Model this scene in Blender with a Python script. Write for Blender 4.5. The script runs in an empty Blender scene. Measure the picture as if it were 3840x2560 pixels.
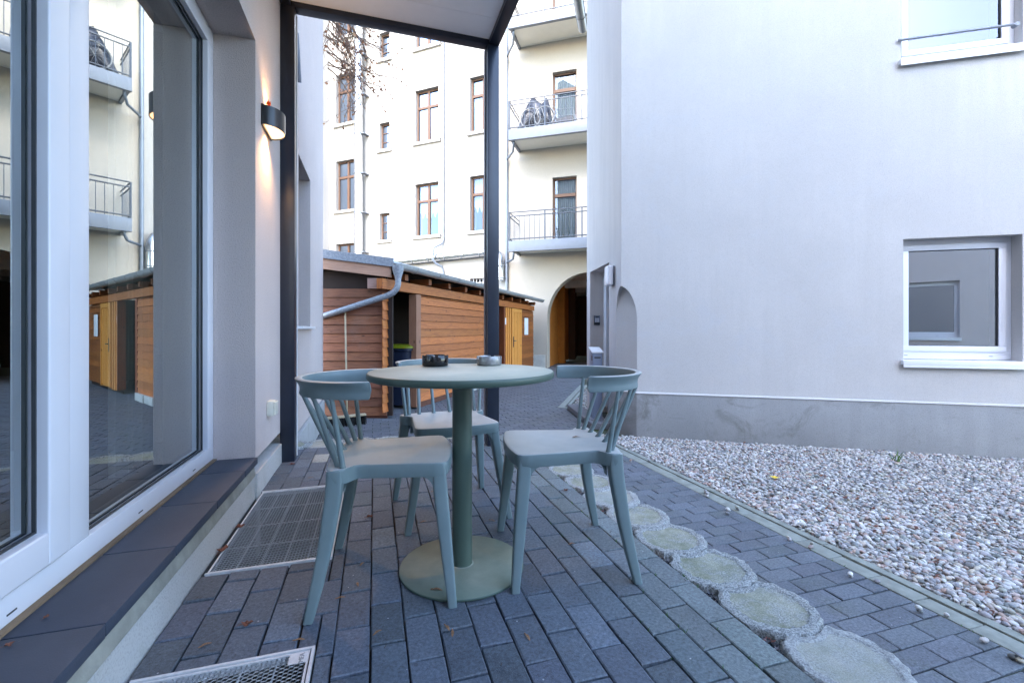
import bpy, bmesh, math, random
from mathutils import Vector, Matrix
random.seed(7)
S = bpy.context.scene
COL = bpy.context.collection
R = math.radians
LOW = -0.33            # level of the courtyard below the raised terrace

# ------------------------------------------------------------------ materials
MATS = {}
def newmat(name):
    m = bpy.data.materials.new(name); m.use_nodes = True
    nt = m.node_tree
    b = nt.nodes['Principled BSDF']
    MATS[name] = m
    return m, nt, b
def mix(nt, a, b, f):
    n = nt.nodes.new('ShaderNodeMix'); n.data_type = 'RGBA'
    for s, v in ((n.inputs[0], f), (n.inputs[6], a), (n.inputs[7], b)):
        if hasattr(v, 'node'): nt.links.new(v, s)
        elif isinstance(v, (int, float)): s.default_value = v
        else: s.default_value = (*v, 1)
    return n.outputs[2]
def noise(nt, scale, detail=4, rough=.6, vec=None, dist=0):
    n = nt.nodes.new('ShaderNodeTexNoise'); n.inputs['Scale'].default_value = scale
    n.inputs['Detail'].default_value = detail; n.inputs['Roughness'].default_value = rough
    n.inputs['Distortion'].default_value = dist
    if vec is not None: nt.links.new(vec, n.inputs['Vector'])
    return n.outputs['Fac']
def ramp(nt, src, p0, p1, c0=(0,0,0), c1=(1,1,1)):
    n = nt.nodes.new('ShaderNodeValToRGB'); nt.links.new(src, n.inputs[0])
    e = n.color_ramp.elements; e[0].position = p0; e[1].position = p1
    e[0].color = (*c0, 1); e[1].color = (*c1, 1)
    return n.outputs[0]
def coord(nt, kind='Object', scale=None):
    n = nt.nodes.new('ShaderNodeTexCoord'); o = n.outputs[kind]
    if scale:
        mp = nt.nodes.new('ShaderNodeMapping'); mp.inputs['Scale'].default_value = scale
        nt.links.new(o, mp.inputs[0]); o = mp.outputs[0]
    return o
def attr(nt, name='Col'):
    n = nt.nodes.new('ShaderNodeAttribute'); n.attribute_name = name
    return n.outputs['Color']
def bump(nt, b, h, strength, dist=.01):
    n = nt.nodes.new('ShaderNodeBump'); n.inputs['Strength'].default_value = strength
    n.inputs['Distance'].default_value = dist
    nt.links.new(h, n.inputs['Height']); nt.links.new(n.outputs[0], b.inputs['Normal'])
def setc(nt, b, c):
    if hasattr(c, 'node'): nt.links.new(c, b.inputs['Base Color'])
    else: b.inputs['Base Color'].default_value = (*c, 1)

def plain(name, c, rough=.5, metal=0, var=.12, bmp=0, bscale=200, vscale=6):
    m, nt, b = newmat(name)
    co = coord(nt)
    f = ramp(nt, noise(nt, vscale, 5, .6, co), .3, .7)
    setc(nt, b, mix(nt, tuple(x*(1-var) for x in c), tuple(min(1, x*(1+var)) for x in c), f))
    b.inputs['Roughness'].default_value = rough; b.inputs['Metallic'].default_value = metal
    if bmp: bump(nt, b, noise(nt, bscale, 3, .6, co), bmp, .003)
    return m
def stucco(name, c, dark=.93, grain=170, strength=.5, streak=.0, stain=None):
    m, nt, b = newmat(name)
    co = coord(nt)
    base = mix(nt, tuple(x*dark for x in c), c, ramp(nt, noise(nt, 1.1, 6, .65, co), .35, .65))
    if streak:
        st = ramp(nt, noise(nt, 1, 5, .6, coord(nt, 'Object', (9, 9, .7))), .42, .7)
        base = mix(nt, base, tuple(x*(1-streak) for x in c), st)
    if stain:
        s2 = ramp(nt, noise(nt, 2.3, 8, .72, coord(nt, 'Object', (1, 1, 1.3)), .6), .53, .72)
        base = mix(nt, base, stain, s2)
    fine = ramp(nt, noise(nt, grain, 2, .5, co), .33, .5)
    base = mix(nt, mix(nt, base, (0.0, 0.0, 0.0), .16), base, fine)
    setc(nt, b, base); b.inputs['Roughness'].default_value = .92
    b.inputs['Specular IOR Level'].default_value = .2
    h = noise(nt, grain, 3, .6, co)
    bump(nt, b, h, strength, .004)
    return m
stucco('wall_lilac', (.62, .55, .53), .92, 150, .8, .06)
stucco('wall_lilac_shaded', (.53, .465, .445), .95, 160, .7)  # lilac render again, with the reveal's shade put into the colour
stucco('wall_house', (.535, .515, .50), .90, 170, .4, .08, (.495, .49, .495))
stucco('wall_house_side', (.60, .555, .53), .95, 200, .35, .10)
stucco('plinth_house', (.33, .335, .34), .78, 120, .4, .16, (.165, .165, .155))
stucco('plinth_left', (.46, .47, .47), .85, 150, .5, .06, (.33, .34, .31))
stucco('wall_facade', (.40, .38, .355), .97, 90, .35, .02)
stucco('wall_arch', (.47, .42, .355), .97, 90, .3)
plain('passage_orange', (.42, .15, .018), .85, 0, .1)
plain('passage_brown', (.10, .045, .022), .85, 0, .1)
plain('passage_white', (.55, .52, .46), .8)
plain('concrete_pale', (.50, .50, .47), .9, 0, .15, .4, 90)
plain('concrete_mortar', (.27, .27, .235), .95, 0, .25, .5, 110, 9)
plain('white_pvc', (.70, .71, .76), .28, 0, .012)
plain('white_metal', (.74, .75, .77), .35, 0, .02)
plain('gasket', (.03, .033, .038), .5)
plain('glazing_spacer', (.10, .12, .13), .4)
plain('navy_steel', (.010, .015, .028), .32, 0, .2)
plain('soffit_panel', (.76, .82, .88), .55, 0, .03)
plain('zinc', (.30, .33, .37), .42, .35, .28, .12, 60, 40)
plain('gutter_zinc', (.38, .39, .39), .45, .15, .15, .1, 60, 30)
plain('duct_metal', (.55, .56, .58), .25, .92, .1, 0, 60, 12)
plain('grey_paint_steel', (.17, .185, .215), .45, .1, .06)
plain('railing_steel', (.085, .095, .115), .45, .1, .06)
plain('pipe_grey', (.20, .23, .28), .45, .3, .08)
plain('balcony_soffit', (.82, .77, .66), .7, 0, .02)
plain('dark_void', (.006, .006, .007), .9)
plain('room_dark', (.05, .05, .052), .9)
plain('shed_dark', (.022, .012, .009), .9)  # near-black that carries the shed interior's shade
plain('black_plastic', (.012, .013, .015), .28, 0, .1)
plain('black_gloss', (.004, .004, .005), .06, 0, 0)
plain('debris', (.06, .045, .03), .9)
plain('lime_plastic_shaded', (.16, .19, .008), .4)  # lid lime darkened to carry the shed's dark interior
plain('steel_brushed', (.27, .275, .275), .36, .55, .3, .1, 300, 60)
plain('socket_plastic', (.62, .61, .52), .4)
plain('galvanised', (.56, .58, .60), .42, .15, .12, .1, 80, 60)
plain('pit_grey', (.09, .095, .093), .7, 0, .2)
plain('broom_wood', (.42, .34, .22), .6)
plain('broom_bristle', (.008, .007, .007), .95, 0, .3, .8, 120)
plain('tarp', (.035, .038, .05), .32, 0, .4, .3, 25, 14)
plain('rubber_white', (.22, .22, .22), .5)
plain('paper', (.75, .76, .78), .6, 0, .04)
plain('letterbox_grey', (.15, .19, .27), .4, 0, .04)
plain('granite_step', (.13, .135, .15), .7, 0, .2, .3, 200, 60)
plain('kerb_concrete', (.225, .24, .21), .9, 0, .22, .4, 140, 14)
plain('foam_strip', (.17, .12, .075), .9, 0, .3)
plain('curtain', (.50, .47, .43), .9, 0, .1)
plain('curtain_white', (.30, .33, .38), .9, 0, .1)
plain('vine_wood', (.12, .075, .055), .85)
plain('grass_green', (.06, .16, .02), .6)
plain('bin_blue', (.010, .016, .035), .35)
plain('door_grey', (.24, .25, .28), .4, 0, .03)
plain('orange_glow_leaf', (.85, .13, .01), .7)
plain('yellow_leaf', (.75, .50, .03), .6)

def leafmat():
    m, nt, b = newmat('dry_leaf')
    setc(nt, b, mix(nt, attr(nt), (.05, .02, .01), ramp(nt, noise(nt, 160, 4, .6, coord(nt)), .5, .75)))
    b.inputs['Roughness'].default_value = .7
leafmat()
def chairmat():
    m, nt, b = newmat('chair_plastic')
    co = coord(nt)
    f = ramp(nt, noise(nt, 7, 6, .65, co), .35, .75)
    base = mix(nt, (.128, .183, .193), (.158, .214, .224), f)
    # paler, patchy tone on the upward faces
    g = nt.nodes.new('ShaderNodeNewGeometry'); sx = nt.nodes.new('ShaderNodeSeparateXYZ')
    nt.links.new(g.outputs['Normal'], sx.inputs[0])
    up = ramp(nt, sx.outputs['Z'], .80, .99)
    mu = nt.nodes.new('ShaderNodeMath'); mu.operation = 'MULTIPLY'
    nt.links.new(up, mu.inputs[0])
    nt.links.new(ramp(nt, noise(nt, 4, 7, .7, co), .2, .75, (.35,)*3, (.8,)*3), mu.inputs[1])
    base = mix(nt, base, (.58, .57, .54), mu.outputs[0])
    setc(nt, b, base); b.inputs['Roughness'].default_value = .42
    bump(nt, b, noise(nt, 900, 2, .5, co), .12, .001)
chairmat()
def tablemat(name='table_green', d0=(.34, .39, .33), d1=(.56, .56, .47)):
    m, nt, b = newmat(name)
    co = coord(nt)
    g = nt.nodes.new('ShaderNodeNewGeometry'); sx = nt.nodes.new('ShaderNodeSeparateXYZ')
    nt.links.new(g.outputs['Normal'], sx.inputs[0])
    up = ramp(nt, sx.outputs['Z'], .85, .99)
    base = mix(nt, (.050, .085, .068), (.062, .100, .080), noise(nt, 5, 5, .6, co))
    dust_sheen = mix(nt, d0, d1, ramp(nt, noise(nt, 3.5, 8, .72, co), .3, .7))  # dust tone raised to carry the tabletop's pale sheen too
    setc(nt, b, mix(nt, base, dust_sheen, up))
    b.inputs['Roughness'].default_value = .45
    bump(nt, b, noise(nt, 600, 2, .5, co), .1, .001)
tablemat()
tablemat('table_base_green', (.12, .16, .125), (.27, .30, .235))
def pavermat(name, speck, rough, mossmix=0):
    m, nt, b = newmat(name)
    co = coord(nt)
    c = attr(nt)
    c = mix(nt, c, (.0, .0, .0), ramp(nt, noise(nt, 5, 7, .7, co), .50, .95, (0,)*3, (.55,)*3))
    if mossmix:
        ms = ramp(nt, noise(nt, 3.2, 8, .72, co), .52, .75, (0,)*3, (mossmix,)*3)
        c = mix(nt, c, (.085, .105, .07), ms)
    c = mix(nt, c, (.20, .21, .23), ramp(nt, noise(nt, 9, 9, .78, co, .4), .56, .80, (0,)*3, (.42,)*3))
    c = mix(nt, c, (.075, .070, .068), ramp(nt, noise(nt, 1.7, 6, .7, co, .3), .55, .75, (0,)*3, (.35,)*3))
    c = mix(nt, c, (.26, .27, .29), ramp(nt, noise(nt, 420, 2, .5, co), .60, .74, (0,)*3, (speck,)*3))
    mm = nt.nodes.new('ShaderNodeMix'); mm.data_type = 'RGBA'; mm.blend_type = 'MULTIPLY'; mm.inputs[0].default_value = 1
    nt.links.new(c, mm.inputs[6]); nt.links.new(ramp(nt, noise(nt, 95, 5, .75, co), .32, .68, (.50,)*3, (1.50,)*3), mm.inputs[7]); c = mm.outputs[2]
    v = nt.nodes.new('ShaderNodeTexVoronoi'); v.inputs['Scale'].default_value = 17; nt.links.new(co, v.inputs['Vector'])
    c = mix(nt, (.5, .52, .54), c, ramp(nt, v.outputs['Distance'], .018, .05))
    setc(nt, b, c)
    b.inputs['Roughness'].default_value = rough
    bump(nt, b, noise(nt, 330, 4, .65, co), .55, .003)
pavermat('paver_dark', .5, .62)
pavermat('paver_grey', .45, .75, .5)
def jointmat(name, c, moss):
    m, nt, b = newmat(name)
    co = coord(nt)
    f = ramp(nt, noise(nt, 2.6, 8, .7, co), .42, .62)
    setc(nt, b, mix(nt, c, moss, f)); b.inputs['Roughness'].default_value = 1
    bump(nt, b, noise(nt, 240, 4, .7, co), .8, .006)
jointmat('joint_dark', (.014, .014, .015), (.028, .026, .020))
jointmat('joint_moss', (.030, .030, .028), (.055, .075, .030))
jointmat('soil_grit', (.028, .030, .034), (.05, .052, .055))
def stonemat():
    m, nt, b = newmat('ring_stone')
    co = coord(nt, 'Object')
    cw = nt.nodes.new('ShaderNodeNewGeometry').outputs['Position']
    a = attr(nt)   # r: rim 1 / centre 0
    sp = nt.nodes.new('ShaderNodeSeparateColor'); nt.links.new(a, sp.inputs[0])
    agg = mix(nt, (.19, .205, .205), (.47, .49, .475), ramp(nt, noise(nt, 170, 4, .7, co), .42, .58))
    centre = mix(nt, (.19, .215, .125), (.50, .49, .40), ramp(nt, noise(nt, 9, 9, .8, cw), .38, .66))
    centre = mix(nt, centre, (.10, .12, .07), ramp(nt, noise(nt, 230, 4, .7, cw), .50, .66, (0,)*3, (.8,)*3))
    centre = mix(nt, centre, agg, ramp(nt, noise(nt, 14, 7, .75, cw), .45, .62, (.12,)*3, (.75,)*3))
    c = mix(nt, centre, agg, sp.outputs[0])
    oi = nt.nodes.new('ShaderNodeObjectInfo')
    c = mix(nt, c, (.50, .51, .50), ramp(nt, oi.outputs['Random'], .55, 1, (0,)*3, (.55,)*3))
    setc(nt, b, c); b.inputs['Roughness'].default_value = .95
    bump(nt, b, noise(nt, 190, 5, .75, co), 1.0, .008)
stonemat()
def pebblemat():
    m, nt, b = newmat('pebble')
    co = coord(nt)
    c = mix(nt, attr(nt), (.10, .10, .11), ramp(nt, noise(nt, 70, 5, .7, co), .52, .8, (0,)*3, (.7,)*3))
    setc(nt, b, c); b.inputs['Roughness'].default_value = .6
pebblemat()
def woodmat(name, c0, c1, c2, weather):
    m, nt, b = newmat(name)
    uv = coord(nt, 'UV')
    mp = nt.nodes.new('ShaderNodeMapping'); mp.inputs['Scale'].default_value = (1.5, 26, 1)
    nt.links.new(uv, mp.inputs[0])
    w = nt.nodes.new('ShaderNodeTexWave'); w.wave_type = 'BANDS'; w.bands_direction = 'Y'
    w.inputs['Scale'].default_value = .9; w.inputs['Distortion'].default_value = 9
    w.inputs['Detail'].default_value = 3; w.inputs['Detail Scale'].default_value = .45
    nt.links.new(mp.outputs[0], w.inputs[0])
    g = mix(nt, c0, c1, ramp(nt, w.outputs['Fac'], .2, .8))
    mp4 = nt.nodes.new('ShaderNodeMapping'); mp4.inputs['Scale'].default_value = (3.5, 45, 1); nt.links.new(uv, mp4.inputs[0])
    g = mix(nt, g, c2, ramp(nt, noise(nt, 1, 6, .75, mp4.outputs[0], .8), .48, .68, (0,)*3, (.75,)*3))
    mp2 = nt.nodes.new('ShaderNodeMapping'); mp2.inputs['Scale'].default_value = (5, 190, 1)
    nt.links.new(uv, mp2.inputs[0])
    fine = noise(nt, 1, 3, .6, mp2.outputs[0])
    g = mix(nt, g, c2, ramp(nt, fine, .5, .85))
    g = mix(nt, g, (.20, .16, .14), ramp(nt, noise(nt, 1.6, 6, .7, coord(nt)), .5, .8, (0,)*3, (weather,)*3))
    mp3 = nt.nodes.new('ShaderNodeMapping'); mp3.inputs['Scale'].default_value = (3.2, 9, 1)
    nt.links.new(uv, mp3.inputs[0])
    v = nt.nodes.new('ShaderNodeTexVoronoi'); nt.links.new(mp3.outputs[0], v.inputs['Vector']); v.inputs['Scale'].default_value = 1
    v.inputs['Randomness'].default_value = 1
    g = mix(nt, (c2[0]*.35, c2[1]*.3, c2[2]*.3), g, ramp(nt, v.outputs['Distance'], .05, .12))
    # per-board tint
    mm = nt.nodes.new('ShaderNodeMix'); mm.data_type = 'RGBA'; mm.blend_type = 'MULTIPLY'
    mm.inputs[0].default_value = 1
    nt.links.new(g, mm.inputs[6]); nt.links.new(attr(nt), mm.inputs[7])
    setc(nt, b, mm.outputs[2]); b.inputs['Roughness'].default_value = .62
    bump(nt, b, fine, .35, .002)
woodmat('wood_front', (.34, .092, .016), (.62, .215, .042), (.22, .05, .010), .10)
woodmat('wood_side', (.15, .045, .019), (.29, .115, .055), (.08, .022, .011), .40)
woodmat('wood_door', (.66, .27, .045), (.74, .34, .07), (.50, .18, .03), .0)
woodmat('wood_raw', (.42, .24, .16), (.50, .31, .22), (.33, .16, .10), .5)
woodmat('wood_frame', (.10, .052, .032), (.135, .07, .042), (.07, .034, .02), .0)
def slabmat():
    m, nt, b = newmat('slab_anthracite')
    co = coord(nt)
    c = mix(nt, (.032, .042, .064), (.048, .060, .086), ramp(nt, noise(nt, 4, 7, .7, co), .35, .7))
    c = mix(nt, c, (.30, .31, .33), ramp(nt, noise(nt, 55, 3, .5, co), .72, .80, (0,)*3, (.45,)*3))
    c = mix(nt, c, (.12, .12, .13), ramp(nt, noise(nt, 3, 8, .8, co), .58, .8, (0,)*3, (.5,)*3))
    setc(nt, b, c); b.inputs['Roughness'].default_value = .6
    bump(nt, b, noise(nt, 350, 3, .6, co), .3, .002)
slabmat()
def glassmat(name, base, tint=(.8, .86, .85), tintg=(.93, .96, 1, 1)):
    m = bpy.data.materials.new(name); m.use_nodes = True; MATS[name] = m
    nt = m.node_tree; nt.nodes.clear()
    o = nt.nodes.new('ShaderNodeOutputMaterial')
    t = nt.nodes.new('ShaderNodeBsdfTransparent'); t.inputs[0].default_value = (*tint, 1)
    g = nt.nodes.new('ShaderNodeBsdfGlossy'); g.inputs['Roughness'].default_value = 0.0
    g.inputs[0].default_value = tintg
    f = nt.nodes.new('ShaderNodeFresnel'); f.inputs[0].default_value = 1.55
    a = nt.nodes.new('ShaderNodeMath'); a.operation = 'MULTIPLY_ADD'; a.use_clamp = True
    a.inputs[1].default_value = 1.5; a.inputs[2].default_value = base
    nt.links.new(f.outputs[0], a.inputs[0])
    mx = nt.nodes.new('ShaderNodeMixShader')
    nt.links.new(a.outputs[0], mx.inputs[0]); nt.links.new(t.outputs[0], mx.inputs[1]); nt.links.new(g.outputs[0], mx.inputs[2])
    nt.links.new(mx.outputs[0], o.inputs[0])
glassmat('glass_terrace', .40, tintg=(.84, .90, .90, 1))
glassmat('glass_upper_sky', .06, tintg=(.74, .78, 1, 1))  # blue of the reflected sky put into the tint
glassmat('glass_house', .42)
glassmat('glass_facade', .05, tintg=(.42, .50, .62, 1))
def emis(name, c, s):
    m, nt, b = newmat(name)
    b.inputs['Base Color'].default_value = (*c, 1)
    b.inputs['Emission Color'].default_value = (*c, 1); b.inputs['Emission Strength'].default_value = s
emis('lamp_diffuser', (1.0, .70, .38), .20)

# ------------------------------------------------------------------ mesh builder
class MB:
    def __init__(s): s.v = []; s.f = []; s.c = []; s.uv = []; s.m = []
    def add(s, verts, faces, col=None, uvs=None, mi=0):
        o = len(s.v); s.v += [tuple(v) for v in verts]
        for k, f in enumerate(faces):
            s.f.append(tuple(i+o for i in f)); s.c.append(col); s.m.append(mi)
            s.uv.append(uvs[k] if uvs else None)
    def box(s, a, b, col=None, mi=0):
        x0, y0, z0 = a; x1, y1, z1 = b
        s.frame((x0, y0, z0), (x1-x0, 0, 0), (0, y1-y0, 0), (0, 0, z1-z0), col, mi)
    def frame(s, o, a, b, c, col=None, mi=0, uvr=None):
        o = Vector(o); a = Vector(a); b = Vector(b); c = Vector(c)
        vs = [o, o+a, o+a+b, o+b, o+c, o+a+c, o+a+b+c, o+b+c]
        fs = [(0, 3, 2, 1), (4, 5, 6, 7), (0, 1, 5, 4), (1, 2, 6, 5), (2, 3, 7, 6), (3, 0, 4, 7)]
        if a.cross(b).dot(c) < 0: fs = [tuple(reversed(f)) for f in fs]
        r = uvr if uvr is not None else random.random()*20
        la, lb, lc = a.length, b.length, c.length
        co = [(0, 0, 0), (la, 0, 0), (la, lb, 0), (0, lb, 0), (0, 0, lc), (la, 0, lc), (la, lb, lc), (0, lb, lc)]
        uvs = []
        for f in fs:
            pts = [co[i] for i in f]
            rng = [max(p[k] for p in pts)-min(p[k] for p in pts) for k in range(3)]
            ax = [k for k in range(3) if rng[k] > 1e-9]
            ax.sort(key=lambda k: -[la, lb, lc][k])
            if len(ax) < 2: ax = [0, 2]
            uvs.append([(p[ax[0]]+r, p[ax[1]]+r*3.1) for p in pts])
        s.add(vs, fs, col, uvs, mi)
    def tube(s, pts, rad, seg=10, cap=True, col=None, mi=0, ell=1.0):
        pts = [Vector(p) for p in pts]; n = len(pts)
        rad = rad if isinstance(rad, (list, tuple)) else [rad]*n
        rings = []; up = None
        for i, p in enumerate(pts):
            t = (pts[min(i+1, n-1)]-pts[max(i-1, 0)]).normalized()
            if up is None:
                up = Vector((0, 0, 1)) if abs(t.z) < .9 else Vector((1, 0, 0))
            a = (up - t*up.dot(t)).normalized(); b = t.cross(a); up = a
            rings.append([p + (a*math.cos(k*2*math.pi/seg)*ell + b*math.sin(k*2*math.pi/seg))*rad[i] for k in range(seg)])
        s.loft(rings, cap, col, mi)
    def loft(s, rings, cap=True, col=None, mi=0, closed=True):
        n = len(rings[0]); vs = [v for r in rings for v in r]; fs = []
        for i in range(len(rings)-1):
            for k in range(n if closed else n-1):
                k2 = (k+1) % n
                fs.append((i*n+k, i*n+k2, (i+1)*n+k2, (i+1)*n+k))
        if cap and closed:
            fs.append(tuple(reversed(range(n)))); fs.append(tuple((len(rings)-1)*n+k for k in range(n)))
        s.add(vs, fs, col, None, mi)
    def lathe(s, prof, c, seg=48, col=None, mi=0, a0=0, a1=2*math.pi):
        full = abs(a1-a0-2*math.pi) < 1e-6; nn = seg if full else seg+1
        rings = []
        for k in range(nn):
            t = a0+(a1-a0)*k/seg
            rings.append([(c[0]+r*math.cos(t), c[1]+r*math.sin(t), c[2]+z) for r, z in prof])
        n = len(prof); vs = [v for r in rings for v in r]; fs = []
        for k in range(seg):
            k2 = (k+1) % nn
            for i in range(n-1):
                fs.append((k*n+i, k2*n+i, k2*n+i+1, k*n+i+1))
        s.add(vs, fs, col, None, mi)
    def prism(s, poly, z0, z1, col=None, mi=0):
        n = len(poly); area = sum(poly[i][0]*poly[(i+1) % n][1]-poly[(i+1) % n][0]*poly[i][1] for i in range(n))
        if area < 0: poly = list(reversed(poly))
        vs = [(x, y, z0) for x, y in poly]+[(x, y, z1) for x, y in poly]
        fs = [tuple(reversed(range(n))), tuple(range(n, 2*n))]+[(i, (i+1) % n, n+(i+1) % n, n+i) for i in range(n)]
        s.add(vs, fs, col, None, mi)
    def build(s, name, mats, parent=None, smooth=False, bevel=0, bseg=2, local=False, origin=None, weld=False):
        me = bpy.data.meshes.new(name)
        off = Vector((0, 0, 0))
        if not local:
            if parent is not None:
                off = parent['_o'] if '_o' in parent else Vector((0, 0, 0)); off = Vector(off)
            elif origin is not None: off = Vector(origin)
            else:
                xs = [v[0] for v in s.v]; ys = [v[1] for v in s.v]; zs = [v[2] for v in s.v]
                off = Vector(((min(xs)+max(xs))/2, (min(ys)+max(ys))/2, min(zs)))
        me.from_pydata([(v[0]-off.x, v[1]-off.y, v[2]-off.z) for v in s.v], [], s.f)
        if isinstance(mats, str): mats = [mats]
        for m in mats: me.materials.append(MATS[m])
        me.polygons.foreach_set('material_index', s.m)
        if any(c is not None for c in s.c):
            ca = me.color_attributes.new('Col', 'FLOAT_COLOR', 'CORNER')
            data = []
            for p, c in zip(me.polygons, s.c):
                cc = c if c is not None else (1, 1, 1)
                data += [cc[0], cc[1], cc[2], 1.0]*len(p.vertices)
            ca.data.foreach_set('color', data)
        if any(u is not None for u in s.uv):
            uvl = me.uv_layers.new(name='UVMap'); data = []
            for p, u in zip(me.polygons, s.uv):
                if u is None: data += [0.0, 0.0]*len(p.vertices)
                else:
                    for a in u: data += [a[0], a[1]]
            uvl.data.foreach_set('uv', data)
        if weld or bevel:
            bm = bmesh.new(); bm.from_mesh(me)
            if weld: bmesh.ops.remove_doubles(bm, verts=bm.verts, dist=1e-5)
            bmesh.ops.recalc_face_normals(bm, faces=bm.faces)
            if bevel:
                es = [e for e in bm.edges if len(e.link_faces) == 2 and e.calc_face_angle(0) > R(35)]
                bmesh.ops.bevel(bm, geom=es, offset=bevel, segments=bseg, profile=.6, affect='EDGES', clamp_overlap=True)
            bm.to_mesh(me); bm.free()
        if smooth: me.shade_smooth()
        if smooth == 'auto' or (bevel and not smooth):
            me.shade_smooth()
            for e in me.edges: pass
            me.set_sharp_from_angle(angle=R(40))
        me.update()
        o = bpy.data.objects.new(name, me); COL.objects.link(o)
        if parent is not None: o.parent = parent
        else: o.location = off if not local else (0, 0, 0)
        if parent is not None: o['_o'] = tuple(off)
        return o
def empty(name, loc, label, cat, group=None, rz=0, local=False):
    o = bpy.data.objects.new(name, None); COL.objects.link(o); o.location = loc
    o.rotation_euler = (0, 0, rz); o.empty_display_size = .1
    o['_o'] = (0, 0, 0) if local else tuple(loc)
    tag(o, label, cat, group); return o
def tag(o, label=None, cat=None, group=None, kind=None):
    if label: o['label'] = label
    if cat: o['category'] = cat
    if group: o['group'] = group
    if kind: o['kind'] = kind
    return o
def copy_tree(o, parent=None):
    c = o.copy(); COL.objects.link(c)
    if parent is not None: c.parent = parent
    for ch in list(o.children): copy_tree(ch, c)
    return c
def jit(c, a):
    k = 1+random.uniform(-a, a); return tuple(max(0, x*k*(1+random.uniform(-a*.15, a*.15))) for x in c)

class Plane:
    """a vertical wall plane: P(s, z, n) = origin + dir*s + normal*n at height z"""
    def __init__(s, o, d, n): s.o = Vector((o[0], o[1])); s.d = Vector(d).normalized(); s.n = Vector(n).normalized()
    def P(s, a, z, n=0):
        p = s.o+s.d*a+s.n*n; return Vector((p.x, p.y, z))
    def box(s, mb, a0, a1, z0, z1, n0, n1, col=None, mi=0):
        o = s.P(a0, z0, n0); mb.frame(o, s.P(a1, z0, n0)-o, s.P(a0, z0, n1)-o, Vector((0, 0, z1-z0)), col, mi)
    def wall(s, mb, a0, a1, z0, z1, thick, holes=(), mi=0, mi_rev=None, depth=None):
        """front face at n=0, back at -thick, rectangular holes (a0,a1,z0,z1) with reveals"""
        A = sorted({a0, a1, *[h[0] for h in holes], *[h[1] for h in holes]})
        Zs = sorted({z0, z1, *[h[2] for h in holes], *[h[3] for h in holes]})
        A = [a for a in A if a0 <= a <= a1]; Zs = [z for z in Zs if z0 <= z <= z1]
        def hole(i, j):
            if i < 0 or j < 0 or i >= len(A)-1 or j >= len(Zs)-1: return None
            ca = (A[i]+A[i+1])/2; cz = (Zs[j]+Zs[j+1])/2
            for k, h in enumerate(holes):
                if h[0] < ca < h[1] and h[2] < cz < h[3]: return k+1
            return 0
        flip = s.d.x*s.n.y-s.d.y*s.n.x > 0
        def q(pts, m):
            if flip: pts = list(reversed(pts))
            mb.add(pts, [(0, 1, 2, 3)], None, None, m)
        t = -thick; mr = mi if mi_rev is None else mi_rev
        for i in range(len(A)-1):
            for j in range(len(Zs)-1):
                if hole(i, j) == 0:
                    q([s.P(A[i], Zs[j]), s.P(A[i+1], Zs[j]), s.P(A[i+1], Zs[j+1]), s.P(A[i], Zs[j+1])], mi)
                    q([s.P(A[i], Zs[j], t), s.P(A[i], Zs[j+1], t), s.P(A[i+1], Zs[j+1], t), s.P(A[i+1], Zs[j], t)], mi)
                    for di, dj in ((1, 0), (-1, 0), (0, 1), (0, -1)):
                        hh = hole(i+di, j+dj)
                        if hh is None or hh > 0:
                            m = mr if hh else mi
                            if di == 1: p = [(A[i+1], Zs[j], 0), (A[i+1], Zs[j], t), (A[i+1], Zs[j+1], t), (A[i+1], Zs[j+1], 0)]
                            elif di == -1: p = [(A[i], Zs[j], t), (A[i], Zs[j], 0), (A[i], Zs[j+1], 0), (A[i], Zs[j+1], t)]
                            elif dj == 1: p = [(A[i], Zs[j+1], 0), (A[i+1], Zs[j+1], 0), (A[i+1], Zs[j+1], t), (A[i], Zs[j+1], t)]
                            else: p = [(A[i], Zs[j], t), (A[i+1], Zs[j], t), (A[i+1], Zs[j], 0), (A[i], Zs[j], 0)]
                            q([s.P(*x) for x in p], m)

# ------------------------------------------------------------------ camera
H = .90; YAW = 17.07
cam = bpy.data.cameras.new('camera'); co = bpy.data.objects.new('camera', cam); COL.objects.link(co)
co.location = (0, 0, H); co.rotation_euler = (R(90), 0, -R(YAW))
cam.sensor_width = 36; cam.lens = 1680/3840*36
cam.shift_y = -(1280-1235)/3840
cam.clip_start = .05; cam.clip_end = 500
S.camera = co
S.render.resolution_x = 1024; S.render.resolution_y = 682

# ------------------------------------------------------------------ light
SUN_AZ = (-.52, -.854); EL = 38
w = bpy.data.worlds.new('World'); S.world = w; w.use_nodes = True
nt = w.node_tree; bg = nt.nodes['Background']
sky = nt.nodes.new('ShaderNodeTexSky'); sky.sky_type = 'NISHITA'; sky.sun_disc = False
sky.sun_elevation = R(EL); sky.sun_rotation = math.atan2(SUN_AZ[0], SUN_AZ[1])
sky.air_density = 1.0; sky.dust_density = 1.0; sky.ozone_density = 1.2
nt.links.new(sky.outputs[0], bg.inputs[0]); bg.inputs[1].default_value = .15
sl = bpy.data.lights.new('sun', 'SUN'); sl.energy = .5; sl.angle = R(12); sl.color = (1, .93, .84)
so = bpy.data.objects.new('sun', sl); COL.objects.link(so)
v = Vector((SUN_AZ[0]*math.cos(R(EL)), SUN_AZ[1]*math.cos(R(EL)), math.sin(R(EL))))
so.rotation_euler = v.to_track_quat('Z', 'Y').to_euler(); so.location = v*20
S.view_settings.view_transform = 'Standard'; S.view_settings.look = 'None'
S.view_settings.exposure = 3.5; S.view_settings.gamma = 1
S.render.engine = 'CYCLES'
S.cycles.max_bounces = 8; S.cycles.diffuse_bounces = 5; S.cycles.glossy_bounces = 4
S.cycles.transparent_max_bounces = 12
S.cycles.use_denoising = True
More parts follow.
